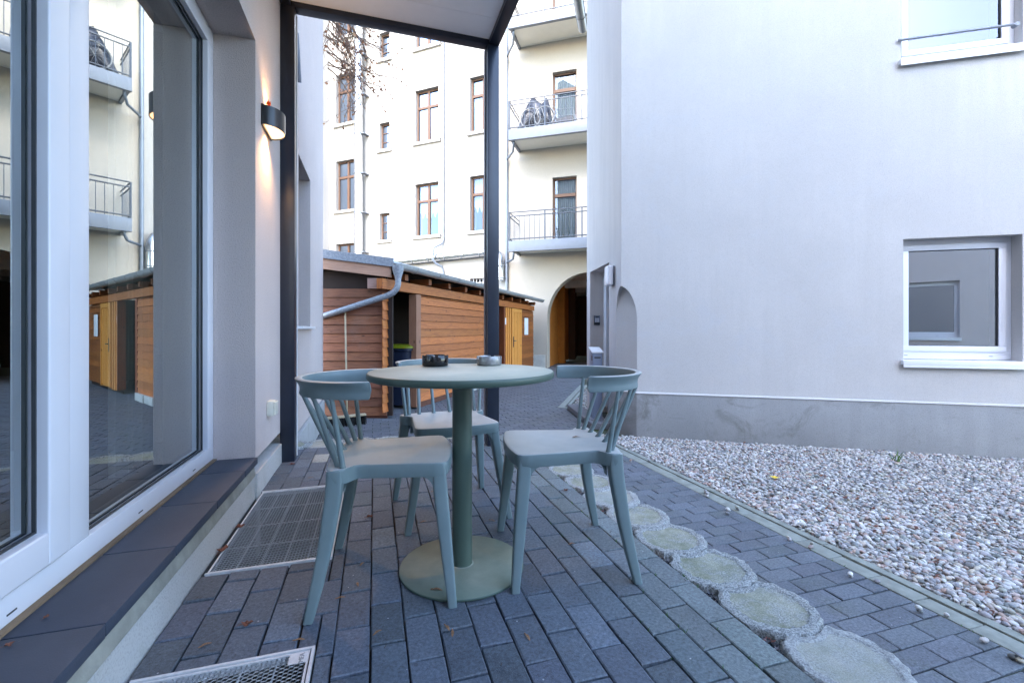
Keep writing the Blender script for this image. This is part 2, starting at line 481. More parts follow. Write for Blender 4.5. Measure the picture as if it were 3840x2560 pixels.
S.cycles.sample_clamp_indirect = 6
S.cycles.caustics_reflective = False; S.cycles.caustics_refractive = False

# ------------------------------------------------------------------ ground
g = MB(); g.add([(-150, -150, LOW-.06), (150, -150, LOW-.06), (150, 150, LOW-.06), (-150, 150, LOW-.06)], [(0, 1, 2, 3)])
tag(g.build('ground', 'joint_moss', origin=(0, 0, LOW-.06)), kind='structure')
g = MB(); g.box((-3.5, -6, LOW-.055), (2.35, 16, LOW-.010)); g.box((2.35, 4.6, LOW-.055), (7.5, 16, LOW-.010))
tag(g.build('courtyard_bedding', 'joint_moss'), kind='structure')

# raised terrace bed with the two light-well pits left open
WELLS = [(-.590, -.172, .50, 1.366), (-.590, -.172, 1.908, 2.765)]
PE = 1.085      # right edge of the terrace pavers
YF = 3.70
tb = MB()
y = -3.0
for (x0, x1, y0, y1) in WELLS:
    tb.box((-.61, y, LOW), (PE, y0, -.014))
    tb.box((x1+.008, y0, LOW), (PE, y1, -.014))
    y = y1
tb.box((-.61, y, LOW), (PE, YF, -.014))
tag(tb.build('terrace_bedding', 'joint_dark'), kind='structure')
gs = MB(); gs.box((PE, -3, LOW), (1.25, YF+.02, -.035)); gs.box((-.61, YF, LOW), (PE, YF+.14, -.03))
tag(gs.build('grit_strip', 'soil_grit'), kind='structure')

def paver(mb, x0, x1, y0, y1, z, col, axis=0, j=.0030, drop=.0030, inset=.0032, jy=None):
    jy = j if jy is None else jy
    x0 += j; x1 -= j; y0 += jy; y1 -= jy
    x0 += random.uniform(-.001, .001); x1 += random.uniform(-.001, .001); y0 += random.uniform(-.0012, .0012); y1 += random.uniform(-.0012, .0012)
    if x1-x0 < .02 or y1-y0 < .02: return
    z = z+random.uniform(-.0012, .0012); tx = random.uniform(-.0012, .0012); ty = random.uniform(-.0012, .0012)
    def zz(x, y): return z+tx*(1 if x > (x0+x1)/2 else -1)+ty*(1 if y > (y0+y1)/2 else -1)
    cs = [(x0, y0), (x1, y0), (x1, y1), (x0, y1)]
    i = inset; ci = [(x0+i, y0+i), (x1-i, y0+i), (x1-i, y1-i), (x0+i, y1-i)]
    jr = lambda: random.uniform(-.0013, .0013)
    cs = [(x+jr(), y+jr()) for x, y in cs]; ci = [(x+jr(), y+jr()) for x, y in ci]
    vs = [(x, y, zz(x, y)) for x, y in ci]+[(x, y, zz(x, y)-drop) for x, y in cs]+[(x, y, z-.03) for x, y in cs]
    fs = [(0, 1, 2, 3)]
    for a in range(4):
        b = (a+1) % 4
        fs += [(4+a, 4+b, b, a), (8+a, 8+b, 4+b, 4+a)]
    mb.add(vs, fs, col)
def cut(mb, x0, x1, y0, y1, z, col, holes):
    """cut a paver against the well frames"""
    for (a, b, c, d) in holes:
        if x1 > a-.01 and x0 < b+.014 and y1 > c-.012 and y0 < d+.012:
            if b+.014 < x1-.015: paver(mb, b+.014, x1, y0, y1, z, col, j=.0021, jy=.0036)
            xe = min(x1, b+.014)
            if y0 < c-.012-.012: paver(mb, x0, xe, y0, c-.012, z, col)
            if y1 > d+.012+.012: paver(mb, x0, xe, d+.012, y1, z, col)
            return
    paver(mb, x0, x1, y0, y1, z, col, j=.0021, jy=.0036)
pv = MB(); PW = .0995; PL = .196
k = -7
while True:
    x0 = -.111+PW*k; x1 = x0+PW
    if x0 > PE: break
    if x1 > -.60:
        off = 1.24 + (PL/2 if k % 2 else 0)
        n = -18
        while off+PL*n < YF:
            y0 = off+PL*n; y1 = y0+PL; n += 1
            if y1 < .2: continue
            edge = max(0, min(1, (x0-.55)/.5))
            c = (.074, .094, .122); c2 = (.120, .148, .150)
            c = tuple(a*(1-edge)+b*edge for a, b in zip(c, c2))
            c = jit(c, .20)
            if random.random() < .12: c = tuple(x*1.25 for x in c)
            if abs(x0+.41) < .06 and abs(y0-3.35) < .1: c = (.30, .31, .28)
            cut(pv, max(x0, -.608), min(x1, PE), y0, min(y1, YF), 0, c, WELLS)
    k += 1
tag(pv.build('terrace_paving', 'paver_dark', smooth=False), kind='structure')

# lower path and courtyard pavers
pp = MB(); KX = 2.335; mod = .0991
n = 0; y = .02
kd = Vector((.228, .974))
while y < 15.2:
    off = (n % 2)*mod; n += 1
    x = -2.6+off if y > 3.7 else .95+off
    if y > 6.2: x = -1.2+off
    xr = KX
    if y > 4.45: xr = KX+min(.22, (y-4.45)*.42)
    if y > 4.98: xr = 2.555+(y-4.98)*.21
    if y > 6.5: xr = 2.80+(y-6.5)*.62
    while x < xr-.02:
        x2 = min(x+2*mod, xr)
        if not (y < 3.9 and x2 < 1.0) and not (x2 < -.60 and y < 6.3):
            a = min(1, max(0, (y-3.6)/2))
            c = tuple(p*(1-a)+q*a for p, q in zip((.105, .120, .140), (.100, .108, .122)))
            paver(pp, x, x2, y, y+mod, LOW, jit(c, .13), j=.0030, drop=.003, inset=.004)
        x = x2
    y += mod
tag(pp.build('path_paving', 'paver_grey'), kind='structure')

# kerb: pale setts and a thin upstand between path and gravel
kb = MB()
for i in range(24):
    y0 = .02+i*.198
    paver(kb, KX, KX+.10, y0, y0+.198, LOW+.001, (1, 1, 1), j=.002)
for i in range(5):
    kb.box((KX+.1015, .02+i*.95, LOW-.15), (KX+.152, .02+i*.95+.945, LOW+.008))
# second kerb around the small bed by the doorway
def strip(mb, p, q, w, z0, z1):
    p = Vector(p); q = Vector(q); d = (q-p); n = Vector((-d.y, d.x)).normalized()*w
    mb.prism([tuple(p), tuple(q), tuple(q+n), tuple(p+n)], z0, z1)
strip(kb, (2.80, 6.60), (4.35, 9.05), -.10, LOW-.1, LOW+.004)
strip(kb, (2.92, 6.56), (4.45, 8.98), -.05, LOW-.1, LOW+.012)
strip(kb, (2.76, 6.55), (2.98, 6.32), .10, LOW-.1, LOW+.004)
tag(kb.build('kerb_edging', 'kerb_concrete', bevel=.004, bseg=1), kind='structure')

# gravel beds: base sheet and thousands of pebbles in one object each
RW = Plane((2.873, 4.467), (.850, -.526), (-.526, -.850))
def ico(sub=2):
    bm = bmesh.new(); bmesh.ops.create_icosphere(bm, subdivisions=sub, radius=1)
    vs = [tuple(v.co) for v in bm.verts]; fs = [tuple(v.index for v in f.verts) for f in bm.faces]; bm.free(); return vs, fs
ICO = {1: ico(1), 2: ico(2)}
PC = [(.52, .49, .45), (0.403, 0.378, 0.366), (0.329, 0.317, 0.311), (0.512, 0.488, 0.464), (0.207, 0.213, 0.220), (0.390, 0.317, 0.275), (0.439, 0.390, 0.317), (0.171, 0.183, 0.177), (0.305, 0.305, 0.262), (0.561, 0.543, 0.525), (0.378, 0.268, 0.226), (0.464, 0.451, 0.433), (0.268, 0.256, 0.256)]
def pebbles(name, inside, x0, x1, y0, y1, zb, step, label_near):
    mb = MB(); vs = []; fs = []; cols = []
    y = y0
    while y < y1:
        x = x0+random.random()*step
        while x < x1:
            px = x+random.uniform(-.5, .5)*step; py = y+random.uniform(-.5, .5)*step
            if inside(px, py):
                for lay in range(2):
                    if lay == 1 and random.random() < .30: continue
                    r = random.uniform(.0085, .0165)*(1.35 if random.random() < .12 else 1)
                    sx, sy, sz = r*random.uniform(.85, 1.45), r*random.uniform(.8, 1.1), r*random.uniform(.5, .8)
                    M = (Matrix.Rotation(random.uniform(0, 6.28), 3, 'Z') @ Matrix.Rotation(random.gauss(0, .3), 3, 'X') @ Matrix.Rotation(random.gauss(0, .3), 3, 'Y') @ Matrix.Diagonal((sx, sy, sz)))
                    qx = random.uniform(-.25, .25); qy = random.uniform(-.25, .25)
                    IV, IF = ICO[1 if px*px+py*py > 14.5 else 2]
                    o = len(vs); c = Vector((px+(lay and random.uniform(-.01, .01)), py, zb+r*.3+lay*.014+random.uniform(0, .006)))
                    for v in IV:
                        k = 1+qx*v[0]*v[1]+qy*v[1]*v[2]-.12*abs(v[0]*v[0]-.5)
                        vs.append(tuple(c+M @ Vector((v[0]*k, v[1]*k, v[2]*k))))
                    fs += [tuple(i+o for i in f) for f in IF]
                    cc = jit(random.choice(PC), .2); cols += [cc]*len(IF)
            x += step
        y += step*.86
    mb.v = vs; mb.f = fs; mb.c = cols; mb.uv = [None]*len(fs); mb.m = [0]*len(fs)
    o = mb.build(name, 'pebble', smooth=True); tag(o, *label_near, kind='stuff'); return o
def in_bed(x, y):
    if x < KX+.16: return False
    d = (Vector((x, y))-RW.o).dot(RW.n)
    if y > 4.75: return False
    return d > .0 and y > .9 and y < 4.8
gb = MB(); gb.prism([(KX+.15, .2), (7.4, .2), (7.4, 1.7), (2.90, 4.47), (2.80, 4.80), (KX+.15, 4.80)], LOW-.06, LOW-.014)
tag(gb.build('gravel_bed_soil', 'soil_grit'), kind='structure')
pebbles('gravel', in_bed, KX+.15, 6.6, .95, 4.8, LOW-.012, .0195, ('pale rounded pebbles filling the bed along the grey house', 'gravel'))
pebbles('gravel', lambda x, y: random.random() < .018, KX-.10, KX+.155, 1.0, 4.3, LOW+.004, .03, ('a few loose pebbles spilled over the pale kerb', 'gravel'))
sb = MB(); sb.prism([(2.95, 6.5), (3.12, 6.2), (5.0, 8.9), (4.4, 8.95)], LOW-.06, LOW-.014)
tag(sb.build('small_bed_soil', 'soil_grit'), kind='structure')
pebbles('gravel', lambda x, y: (y-6.5) < (x-2.97)*1.60 and y > 6.32-(x-2.97)*.6, 2.96, 4.2, 6.25, 8.4, LOW-.012, .034, ('pebbles in the small bed beyond the doorway slab', 'gravel'))

# ------------------------------------------------------------------ ring stones along the terrace edge
def ring_stone(seed):
    rnd = random.Random(seed); mb = MB(); NR, NT = 13, 72; r0 = .150
    ph = [rnd.uniform(0, 6.28) for _ in range(6)]
    def edge(t):
        c = r0+.0035*math.sin(9*t+ph[0])+.003*math.sin(17*t+ph[1])+.0025*math.sin(31*t+ph[2])+rnd.uniform(-.002, .002)
        # bite taken out by the neighbour, whose centre lies +y*.252
        dx, dy = math.cos(t), math.sin(t); D = .254; rr = .150
        bq = -2*dy*D; cq = D*D-rr*rr; disc = bq*bq-4*cq
        if disc > 0 and dy > 0:
            s1 = (-bq-math.sqrt(disc))/2
            if s1 > 0: c = min(c, s1-.003)
        return c
    rings = []
    for i in range(NR+1):
        rings.append([])
    es = [edge(2*math.pi*k/NT) for k in range(NT)]
    vs = []; cols = []
    fr = [0.12, .3, .45, .58, .68, .75, .785, .81, .85, .895, .945, .985, 1.0]
    for i, f in enumerate(fr):
        for k in range(NT):
            t = 2*math.pi*k/NT; e = es[k]
            rim = .034/r0
            u = f
            z = -.005
            if u > .77: z = -.001+rnd.uniform(-.0028, .0028)
            if u > .97: z = -.005+rnd.uniform(-.003, .002)
            if u == 1.0: z = -.016+rnd.uniform(-.008, .004)
            rr = e*u*(1+(rnd.uniform(-.012, .012) if u > .76 else 0))
            vs.append((rr*math.cos(t), rr*math.sin(t), z))
    nb = len(vs)
    for k in range(NT):
        t = 2*math.pi*k/NT; vs.append((es[k]*.99*math.cos(t), es[k]*.99*math.sin(t), LOW))
    vs.append((0, 0, -.005)); ci = len(vs)-1
    faces = []; cc = []
    for k in range(NT):
        faces.append((ci, k, (k+1) % NT)); cc.append((0, 0, 0))
    for i in range(len(fr)-1):
        for k in range(NT):
            k2 = (k+1) % NT
            faces.append((i*NT+k, (i+1)*NT+k, (i+1)*NT+k2, i*NT+k2)); cc.append((1 if fr[i] > .74 else 0, 0, 0))
    o = (len(fr)-1)*NT
    for k in range(NT):
        k2 = (k+1) % NT
        faces.append((o+k, nb+k, nb+k2, o+k2)); cc.append((1, 0, 0))
    mb.v = vs; mb.f = faces; mb.c = cc; mb.uv = [None]*len(faces); mb.m = [0]*len(faces)
    return mb
RING_GROUP = 'round concrete edging stones along the terrace edge'
pts = [(1.245, .36), (1.245, .612), (1.245, .865), (1.243, 1.12), (1.240, 1.372), (1.238, 1.624), (1.236, 1.876), (1.234, 2.128), (1.232, 2.380), (1.222, 2.632),
       (1.185, 2.882), (1.11, 3.122), (.99, 3.345), (.81, 3.52), (.60, 3.66), (.36, 3.74), (.11, 3.80), (-.14, 3.84), (-.39, 3.86), (-.64, 3.87)]
meshes = [ring_stone(s) for s in (3, 4, 5)]
names = {2: 'nearest, cut by the bottom edge', 3: 'second nearest', 4: 'third nearest', 5: 'fourth nearest', 6: 'fifth nearest', 7: 'sixth nearest', 8: 'seventh nearest', 9: 'eighth nearest',
         10: 'ninth nearest', 11: 'tenth nearest', 12: 'where the edge turns', 13: 'right behind the far canopy post', 14: 'left of the far canopy post', 15: 'far edge, behind the table column', 16: 'far edge, behind the far chair',
         17: 'far edge, third from the left wall', 18: 'far edge, second from the left wall', 19: 'far edge, against the left wall'}
ring_me = []
pts = [(x-.004, y+.045) if i < 11 else (x, y) for i, (x, y) in enumerate(pts)]
for i, (x, y) in enumerate(pts):
    if i < 3: o = meshes[i].build('ring_stone', 'ring_stone', local=True, smooth='auto'); ring_me.append(o.data)
    else:
        o = bpy.data.objects.new('ring_stone', ring_me[i % 3]); COL.objects.link(o)
    nx, ny = pts[i+1] if i+1 < len(pts) else (x-.25, y)
    a = math.atan2(ny-y, nx-x)-math.pi/2
    o.location = (x, y, -.004); o.rotation_euler = (0, 0, a)
    if i < 2: continue
    tag(o, 'mossy round edging stone with rough rim, ' + names.get(i, 'along the edge'), 'edging stone', RING_GROUP)
for o in [x for x in COL.objects if x.name.startswith('ring_stone') and 'label' not in x]:
    bpy.data.objects.remove(o)

# ------------------------------------------------------------------ left building with the terrace window
LB = empty('rendered_building', (-.61, 2.0, LOW), 'pale lilac rendered building on the left with the white terrace window', 'building')
LW = Plane((-.61, 0), (0, 1), (1, 0))
m = MB()
LW.wall(m, -18.0, 3.62, .205, 15.5, .42, [(.45, 2.70, .2, 2.45)], 0, 1)  # out-of-view height and rearward length extended to keep sun off the right house
o_ = LW.P(0, 0, 0)
LW2 = Plane((-.645, 0), (0, 1), (1, 0))
LW2.wall(m, 3.62, 6.355, .0, 14.0, .38, [(4.36, 5.13, .93, 2.46)], 0, 1)
m.build('wall', ['wall_lilac', 'wall_lilac_shaded'], LB, weld=True)
# rounded bead where the wall steps back by the post
m = MB(); m.tube([(-.632, 3.58, .05), (-.632, 3.58, 13.9)], .038, 14)
m.build('wall_bead', 'wall_lilac', LB, smooth=True)
m = MB()
m.box((-1.0, -9, LOW), (-.611, 2.70, .118)); m.box((-1.0, 2.70, LOW), (-.600, 3.60, .13)); m.box((-1.0, 3.60, LOW), (-.622, 6.34, -.02))
m.build('plinth', 'plinth_left', LB, bevel=.006)
m = MB(); m.prism([(0, 0), (1, 0), (1, 1), (0, 1)], 0, 1); m.v = [(-.94, -3, .119), (-.606, -3, .119), (-.606, 2.698, .119), (-.94, 2.698, .119), (-.94, -3, .182), (-.616, -3, .182), (-.616, 2.698, .182), (-.94, 2.698, .182)]
m.build('mortar_bed', 'concrete_mortar', LB, bevel=.006)
m = MB()
ys = [-3, .10, .50, .885, 1.276, 1.666, 2.054, 2.455, 2.70]
for a, b in zip(ys[:-1], ys[1:]):
    s = MB(); s.box((-.80, a+.002, .183), (-.598+random.uniform(-.001, .001), b-.002, .2165))
    s.build('sill_slab', 'slab_anthracite', LB, bevel=.003)
m = MB(); m.box((-.806, .45, .214), (-.790, 2.70, .2235)); m.build('foam_strip', 'foam_strip', LB)
# window frame
TW = MB()
XF = -.805
TW.box((XF-.07, .45, .2235), (XF, 2.699, .292)); TW.box((XF-.07, .45, 2.36), (XF, 2.699, 2.445))
TW.box((XF-.07, 2.615, .292), (XF, 2.699, 2.36)); TW.box((XF-.07, .45, .292), (XF, .53, 2.36)); TW.box((XF-.07, 1.527, .292), (XF, 1.632, 2.36))
tw = TW.build('terrace_window', 'white_pvc', LB, bevel=.004)
s = MB()
s.box((XF-.05, .535, .300), (XF+.014, .62, 2.352)); s.box((XF-.05, 1.437, .300), (XF+.014, 1.519, 2.352))
s.box((XF-.05, .62, .300), (XF+.014, 1.437, .385)); s.box((XF-.05, .62, 2.27), (XF+.014, 1.437, 2.352))
s.build('sash', 'white_pvc', tw, bevel=.006, bseg=3)
s = MB()
def bead(mb, y0, y1, z0, z1, xa, xb, w):
    mb.box((xa, y0, z0), (xb, y0+w, z1)); mb.box((xa, y1-w, z0), (xb, y1, z1))
    mb.box((xa, y0+w, z0), (xb, y1-w, z0+w)); mb.box((xa, y0+w, z1-w), (xb, y1-w, z1))
bead(s, 1.6322, 2.6148, .2922, 2.3598, XF-.030, XF-.022, .005)
bead(s, .6202, 1.4368, .3852, 2.2698, XF-.020, XF-.012, .005)
s.build('gasket', 'gasket', tw)
s = MB()
bead(s, 1.6322, 2.6148, .2922, 2.3598, XF-.052, XF-.040, .018); bead(s, 1.6322, 2.6148, .2922, 2.3598, XF-.068, XF-.056, .018)
bead(s, .6202, 1.4368, .3852, 2.2698, XF-.046, XF-.034, .018)
s.build('glazing_spacer', 'glazing_spacer', tw)
for (a, b, c, d, x) in ((1.637, 2.610, .297, 2.355, XF-.035), (.625, 1.432, .39, 2.265, XF-.026)):
    s = MB(); s.add([(x, a, c), (x, b, c), (x, b, d), (x, a, d)], [(0, 1, 2, 3)])
    s.build('pane', 'glass_terrace', tw)
s = MB()
for yy in (1.32, 1.92, 2.42):
    s = MB(); s.box((XF-.004, yy, .243), (XF+.0012, yy+.03, .247)); s.build('drain_slot', 'gasket', tw)
# room behind
s = MB()
x0, x1, y0, y1, z0, z1 = -4.6, -1.06, -.6, 3.4, .18, 2.8
P8 = [(x0, y0, z0), (x1, y0, z0), (x1, y1, z0), (x0, y1, z0), (x0, y0, z1), (x1, y0, z1), (x1, y1, z1), (x0, y1, z1)]
s.add(P8, [(0, 1, 2, 3), (7, 6, 5, 4), (4, 5, 1, 0), (6, 7, 3, 2), (7, 4, 0, 3)])
s.build('room', 'room_dark', LB)
s = MB()
def curtain(mb, y0, y1, z0, z1, x, amp=.02, n=60, wl=.07):
    vs = []; 
    for i in range(n+1):
        yy = y0+(y1-y0)*i/n; xx = x+amp*math.sin(yy/wl*6.28)+.5*amp*math.sin(yy/wl*2.7)
        vs += [(xx, yy, z0), (xx, yy, z1)]
    mb.add(vs, [(2*i, 2*i+2, 2*i+3, 2*i+1) for i in range(n)])
curtain(s, .62, 1.20, .25, 2.6, -1.10); s.build('curtain', 'curtain', LB, smooth=True)
s = MB(); curtain(s, 2.38, 2.75, .25, 2.6, -1.10)
s.build('curtain', 'curtain', LB, smooth=True)
# niche window further along
s = MB(); s.box((-.92, 4.36, .93), (-.86, 5.13, 2.46)); nw = s.build('niche_window', 'white_pvc', LB, bevel=.003)
s = MB(); s.box((-.86, 4.44, 1.01), (-.857, 5.05, 2.38)); s.build('pane', 'glass_house', nw)
s = MB(); s.box((-.85, 4.30, .905), (-.600, 5.19, .93)); s.build('niche_sill', 'white_metal', LB, bevel=.002)
s = MB(); s.tube([(-.60, 3.98, 3.30), (-.60, 4.12, 2.97)], .014, 8); s.build('bracket_bar', 'grey_paint_steel', LB)

# ------------------------------------------------------------------ steel canopy
CN = empty('canopy', (0, 3.40, 0), 'dark navy steel canopy with two posts and a grey ceiling panel', 'canopy')
def post(x):
    s = MB(); s.box((x-.046, 3.355, 0), (x+.046, 3.447, 3.10)); s.build('post', 'navy_steel', CN, bevel=.004)
post(-.566); post(.880)
s = MB(); s.box((-.609, 3.36, 3.10), (.926, 3.44, 3.24)); s.build('beam', 'navy_steel', CN, bevel=.003)
s = MB(); s.box((.846, -1.5, 3.10), (.926, 3.358, 3.24)); s.build('beam', 'navy_steel', CN, bevel=.003)
s = MB(); s.box((-.609, -1.5, 3.10), (-.545, 3.358, 3.24)); s.build('beam', 'navy_steel', CN, bevel=.003)
cp = MB()
for a, b in ((-1.5, .2), (.2, 1.66), (1.66, 3.118), (3.118, 3.357)): cp.box((-.543, a+.0012, 3.135), (.844, b-.0012, 3.20))
cp.build('ceiling_panel', 'soffit_panel', CN)
s = MB(); s.box((-.61, -1.5, 3.241), (.95, 3.46, 3.26)); s.build('roof_sheet', 'zinc', CN)
s = MB(); s.box((-.524, 3.440, 0.02), (-.516, 3.452, 3.09)); s.build('edge_trim', 'white_metal', CN)
s = MB(); s.box((.826, 3.41, .02), (.8335, 3.447, 3.09)); s.build('edge_trim', 'grey_paint_steel', CN)

# ------------------------------------------------------------------ wall sconce (lit)
SC = empty('wall_sconce', (-.61, 2.935, 2.04), 'lit black half-round wall lamp beside the terrace window', 'wall lamp')
r = .118; cy = 2.935; z0 = 2.055; z1 = 2.165
def half(mb, rr, za, zb, flat=-.604, t=.004):
    n = 24; out = [(flat, cy-rr)]+[(-.606+.10/.118*rr*math.sin(math.pi*k/n)*1.0, cy-rr*math.cos(math.pi*k/n)) for k in range(1, n)]+[(flat, cy+rr)]
    return out
s = MB(); o1 = half(s, r, 0, 0); i1 = [(-.606+(x+.606)*.955, cy+(yy-cy)*.955) for x, yy in o1]
n = len(o1)
vs = [(x, yy, z0) for x, yy in o1]+[(x, yy, z1) for x, yy in o1]+[(x, yy, z0) for x, yy in i1]+[(x, yy, z1) for x, yy in i1]
fs = []
for k in range(n-1): fs += [(k, k+1, n+k+1, n+k), (2*n+k+1, 2*n+k, 3*n+k, 3*n+k+1), (k+1, k, 2*n+k, 2*n+k+1), (n+k, n+k+1, 3*n+k+1, 3*n+k)]
s.add(vs, fs); s.build('shade', 'black_plastic', SC, smooth='auto')
s = MB(); s.box((-.6095, cy-.118, z0-.004), (-.598, cy+.118, z1+.004)); s.build('back_plate', 'black_plastic', SC, bevel=.002)
s = MB()
ip = [(-.602+(x+.606)*.93, cy+(yy-cy)*.93) for x, yy in o1]
s.prism(ip, z0+.006, z0+.010); s.build('diffuser', 'lamp_diffuser', SC)
s = MB(); s.prism(ip, z1-.014, z1-.010); s.build('diffuser', 'lamp_diffuser', SC)
def lamp(name, loc, e, rot, spot=R(120)):
    l = bpy.data.lights.new(name, 'SPOT'); l.energy = e; l.color = (1, .55, .22); l.spot_size = spot; l.spot_blend = 1; l.shadow_soft_size = .03
    ob = bpy.data.objects.new(name, l); COL.objects.link(ob); ob.parent = SC
    ob.location = Vector(loc)-Vector(SC['_o']); ob.rotation_euler = rot; return ob
lamp('lamp_light', (-.575, cy, z0-.004), 5.5, (0, R(-10), 0), R(135))
lamp('lamp_light', (-.575, cy, z1+.004), 1.5, (R(180), R(10), 0), R(120))
lf = MB()
bm_pts = [(-.575+random.uniform(-.018, .018), cy-.09+random.uniform(-.022, .022), z1+.003+random.uniform(0, .035)) for _ in range(14)]
lf.add(bm_pts, [(0, 1, 2), (2, 3, 4), (4, 5, 6), (6, 7, 8), (8, 9, 10), (1, 5, 9), (3, 7, 11), (10, 12, 13), (0, 6, 12)])
tag(lf.build('dry_leaf', 'orange_glow_leaf'), 'crumpled orange leaf lying on top of the lit wall lamp', 'leaf')
# socket
SK = empty('wall_socket', (-.61, 3.0, .38), 'cream outdoor socket box low on the wall by the post', 'socket')
s = MB(); s.box((-.6098, 2.955, .385), (-.572, 3.035, .475)); s.build('housing', 'socket_plastic', SK, bevel=.007)
s = MB(); s.box((-.572, 2.96, .39), (-.560, 3.03, .470)); s.build('lid', 'socket_plastic', SK, bevel=.005)

# ------------------------------------------------------------------ light-well grates
def grate(x0, x1, y0, y1, label, lettering=False):
    G = empty('mesh_grate', ((x0+x1)/2, (y0+y1)/2, 0), label, 'grate', 'light-well grates beside the left wall')
    s = MB(); w = .006
    # angle frame
    for a, b in (((x0-.004, y0-.012, -.02), (x1+.012, y0-.004, .006)), ((x0-.004, y1+.004, -.02), (x1+.012, y1+.012, .006)), ((x1+.004, y0-.004, -.02), (x1+.012, y1+.004, .006))): s.box(a, b)
    s.build('angle_frame', 'galvanised', G)
    s = MB()
    for a, b in (((x0, y0, -.02), (x0+w, y1, .003)), ((x1-w, y0, -.02), (x1, y1, .003)), ((x0+w, y0, -.02), (x1-w, y0+w, .003)), ((x0+w, y1-w, -.02), (x1-w, y1, .003))): s.box(a, b)
    s.box((x1-.050, y1-.046, .0032), (x1-w, y1-w, .0048))
    s.build('rim', 'galvanised', G)
    s = MB()
    for k in range(1, 5): s.tube([(x0+(x1-x0)*k/5, y0+w, -.014), (x0+(x1-x0)*k/5, y1-w, -.014)], .0022, 6)
    for k in range(1, 4): s.tube([(x0+w, y0+(y1-y0)*k/4, -.011), (x1-w, y0+(y1-y0)*k/4, -.011)], .003, 6)
    s.build('support_bar', 'galvanised', G)
    s = MB(); px, py = .0242, .0140   # hexagons
    t = .0007
    def seg(ax, ay, bx, by):
        for q in (ax, bx):
            if q < x0+.004 or q > x1-.004: return
        for q in (ay, by):
            if q < y0+.004 or q > y1-.004: return
        d = Vector((bx-ax, by-ay, 0)); nrm = Vector((-d.y, d.x, 0)).normalized()*t
        o = Vector((ax, ay, -.002))-nrm
        s.frame(o, d, nrm*2, Vector((0, 0, .0022)))
    i = 0; yy = y0
    while yy < y1:
        xx = x0+(px/2 if i % 2 else 0)
        while xx < x1+px:
            # vertex set of a flat hexagon row
            seg(xx, yy, xx+px*.30, yy+py*.0)
            seg(xx+px*.30, yy, xx+px*.5, yy+py*.5*1.0)
            seg(xx+px*.30, yy, xx+px*.5, yy-py*.5)
            seg(xx, yy, xx-px*.2, yy+py*.5)
            seg(xx, yy, xx-px*.2, yy-py*.5)
            xx += px
        yy += py*.5*1.0; i += 1
    s.build('hex_mesh', 'galvanised', G)
    s = MB()
    n = 14
    zs = [(-.02, 0)]
    for k in range(n+1):
        zs.append((-.04-.9*k/n, .018 if k % 2 else 0))
    for k in range(len(zs)-1):
        (za, fa), (zb, fb) = zs[k], zs[k+1]
        s.add([(x1+fa, y0, za), (x1+fa, y1, za), (x1+fb, y1, zb), (x1+fb, y0, zb)], [(0, 1, 2, 3)])
        s.add([(x0, y1+fa*.5, za), (x1+fa, y1+fa*.5, za), (x1+fb, y1+fb*.5, zb), (x0, y1+fb*.5, zb)], [(0, 1, 2, 3)])
        s.add([(x0, y0-fa*.5, za), (x0, y0-fb*.5, zb), (x1+fb, y0-fb*.5, zb), (x1+fa, y0-fa*.5, za)], [(0, 1, 2, 3)])
    s.add([(x0-.02, y0, -.94), (x1+.02, y0, -.94), (x1+.02, y1, -.94), (x0-.02, y1, -.94)], [(0, 1, 2, 3)])
    s.add([(x0-.018, y0, -.94), (x0-.018, y1, -.94), (x0-.018, y1, -.004), (x0-.018, y0, -.004)], [(0, 1, 2, 3)])
    s.build('pit_wall', 'pit_grey', G)
    if lettering:
        cu = bpy.data.curves.new('lettering', 'FONT'); cu.body = 'MEA'; cu.size = .019; cu.extrude = .0006; cu.materials.append(MATS['pit_wall_dark'])
        q_ = bpy.data.objects.new('tmp', cu); COL.objects.link(q_); bpy.context.view_layer.update()
        me_ = bpy.data.meshes.new_from_object(q_.evaluated_get(bpy.context.evaluated_depsgraph_get())); bpy.data.objects.remove(q_); me_.name = 'lettering'
        t_ = bpy.data.objects.new('lettering', me_); COL.objects.link(t_); t_.parent = G
        t_.location = Vector((x1-.012, y1-.046, .0052))-Vector(G['_o']); t_.rotation_euler = (0, 0, R(90))
    return G
plain('pit_wall_dark', (.25, .26, .27), .5, .4)
grate(*WELLS[1], 'galvanised hexagon mesh grate behind the left chair at the wall foot')
grate(*WELLS[0], 'galvanised mesh grate cut off by the bottom edge, nearest the camera', True)

# ------------------------------------------------------------------ table
TC = (.320, 1.690)
T = empty('round_table', (TC[0], TC[1], 0), 'round sage green pedestal table in the middle of the terrace', 'table')
s = MB(); r = .349
prof = [(0, .718), (r-.010, .718), (r-.003, .7205), (r, .726), (r, .738), (r-.0015, .7415), (r-.005, .744), (0, .744)]
s.lathe(prof, (TC[0], TC[1], 0), 96); s.build('tabletop', 'table_green', T, smooth='auto')
s = MB(); s.lathe([(.044, .010), (.0385, .0125), (.0375, .018), (.0375, .7178)], (TC[0], TC[1], 0), 48); s.build('column', 'table_green', T, smooth='auto')
s = MB(); s.lathe([(0, .001), (.232, .001), (.234, .003), (.234, .007), (.231, .0095), (0, .0095)], (TC[0], TC[1], 0), 96); s.build('base_plate', 'table_base_green', T, smooth='auto')

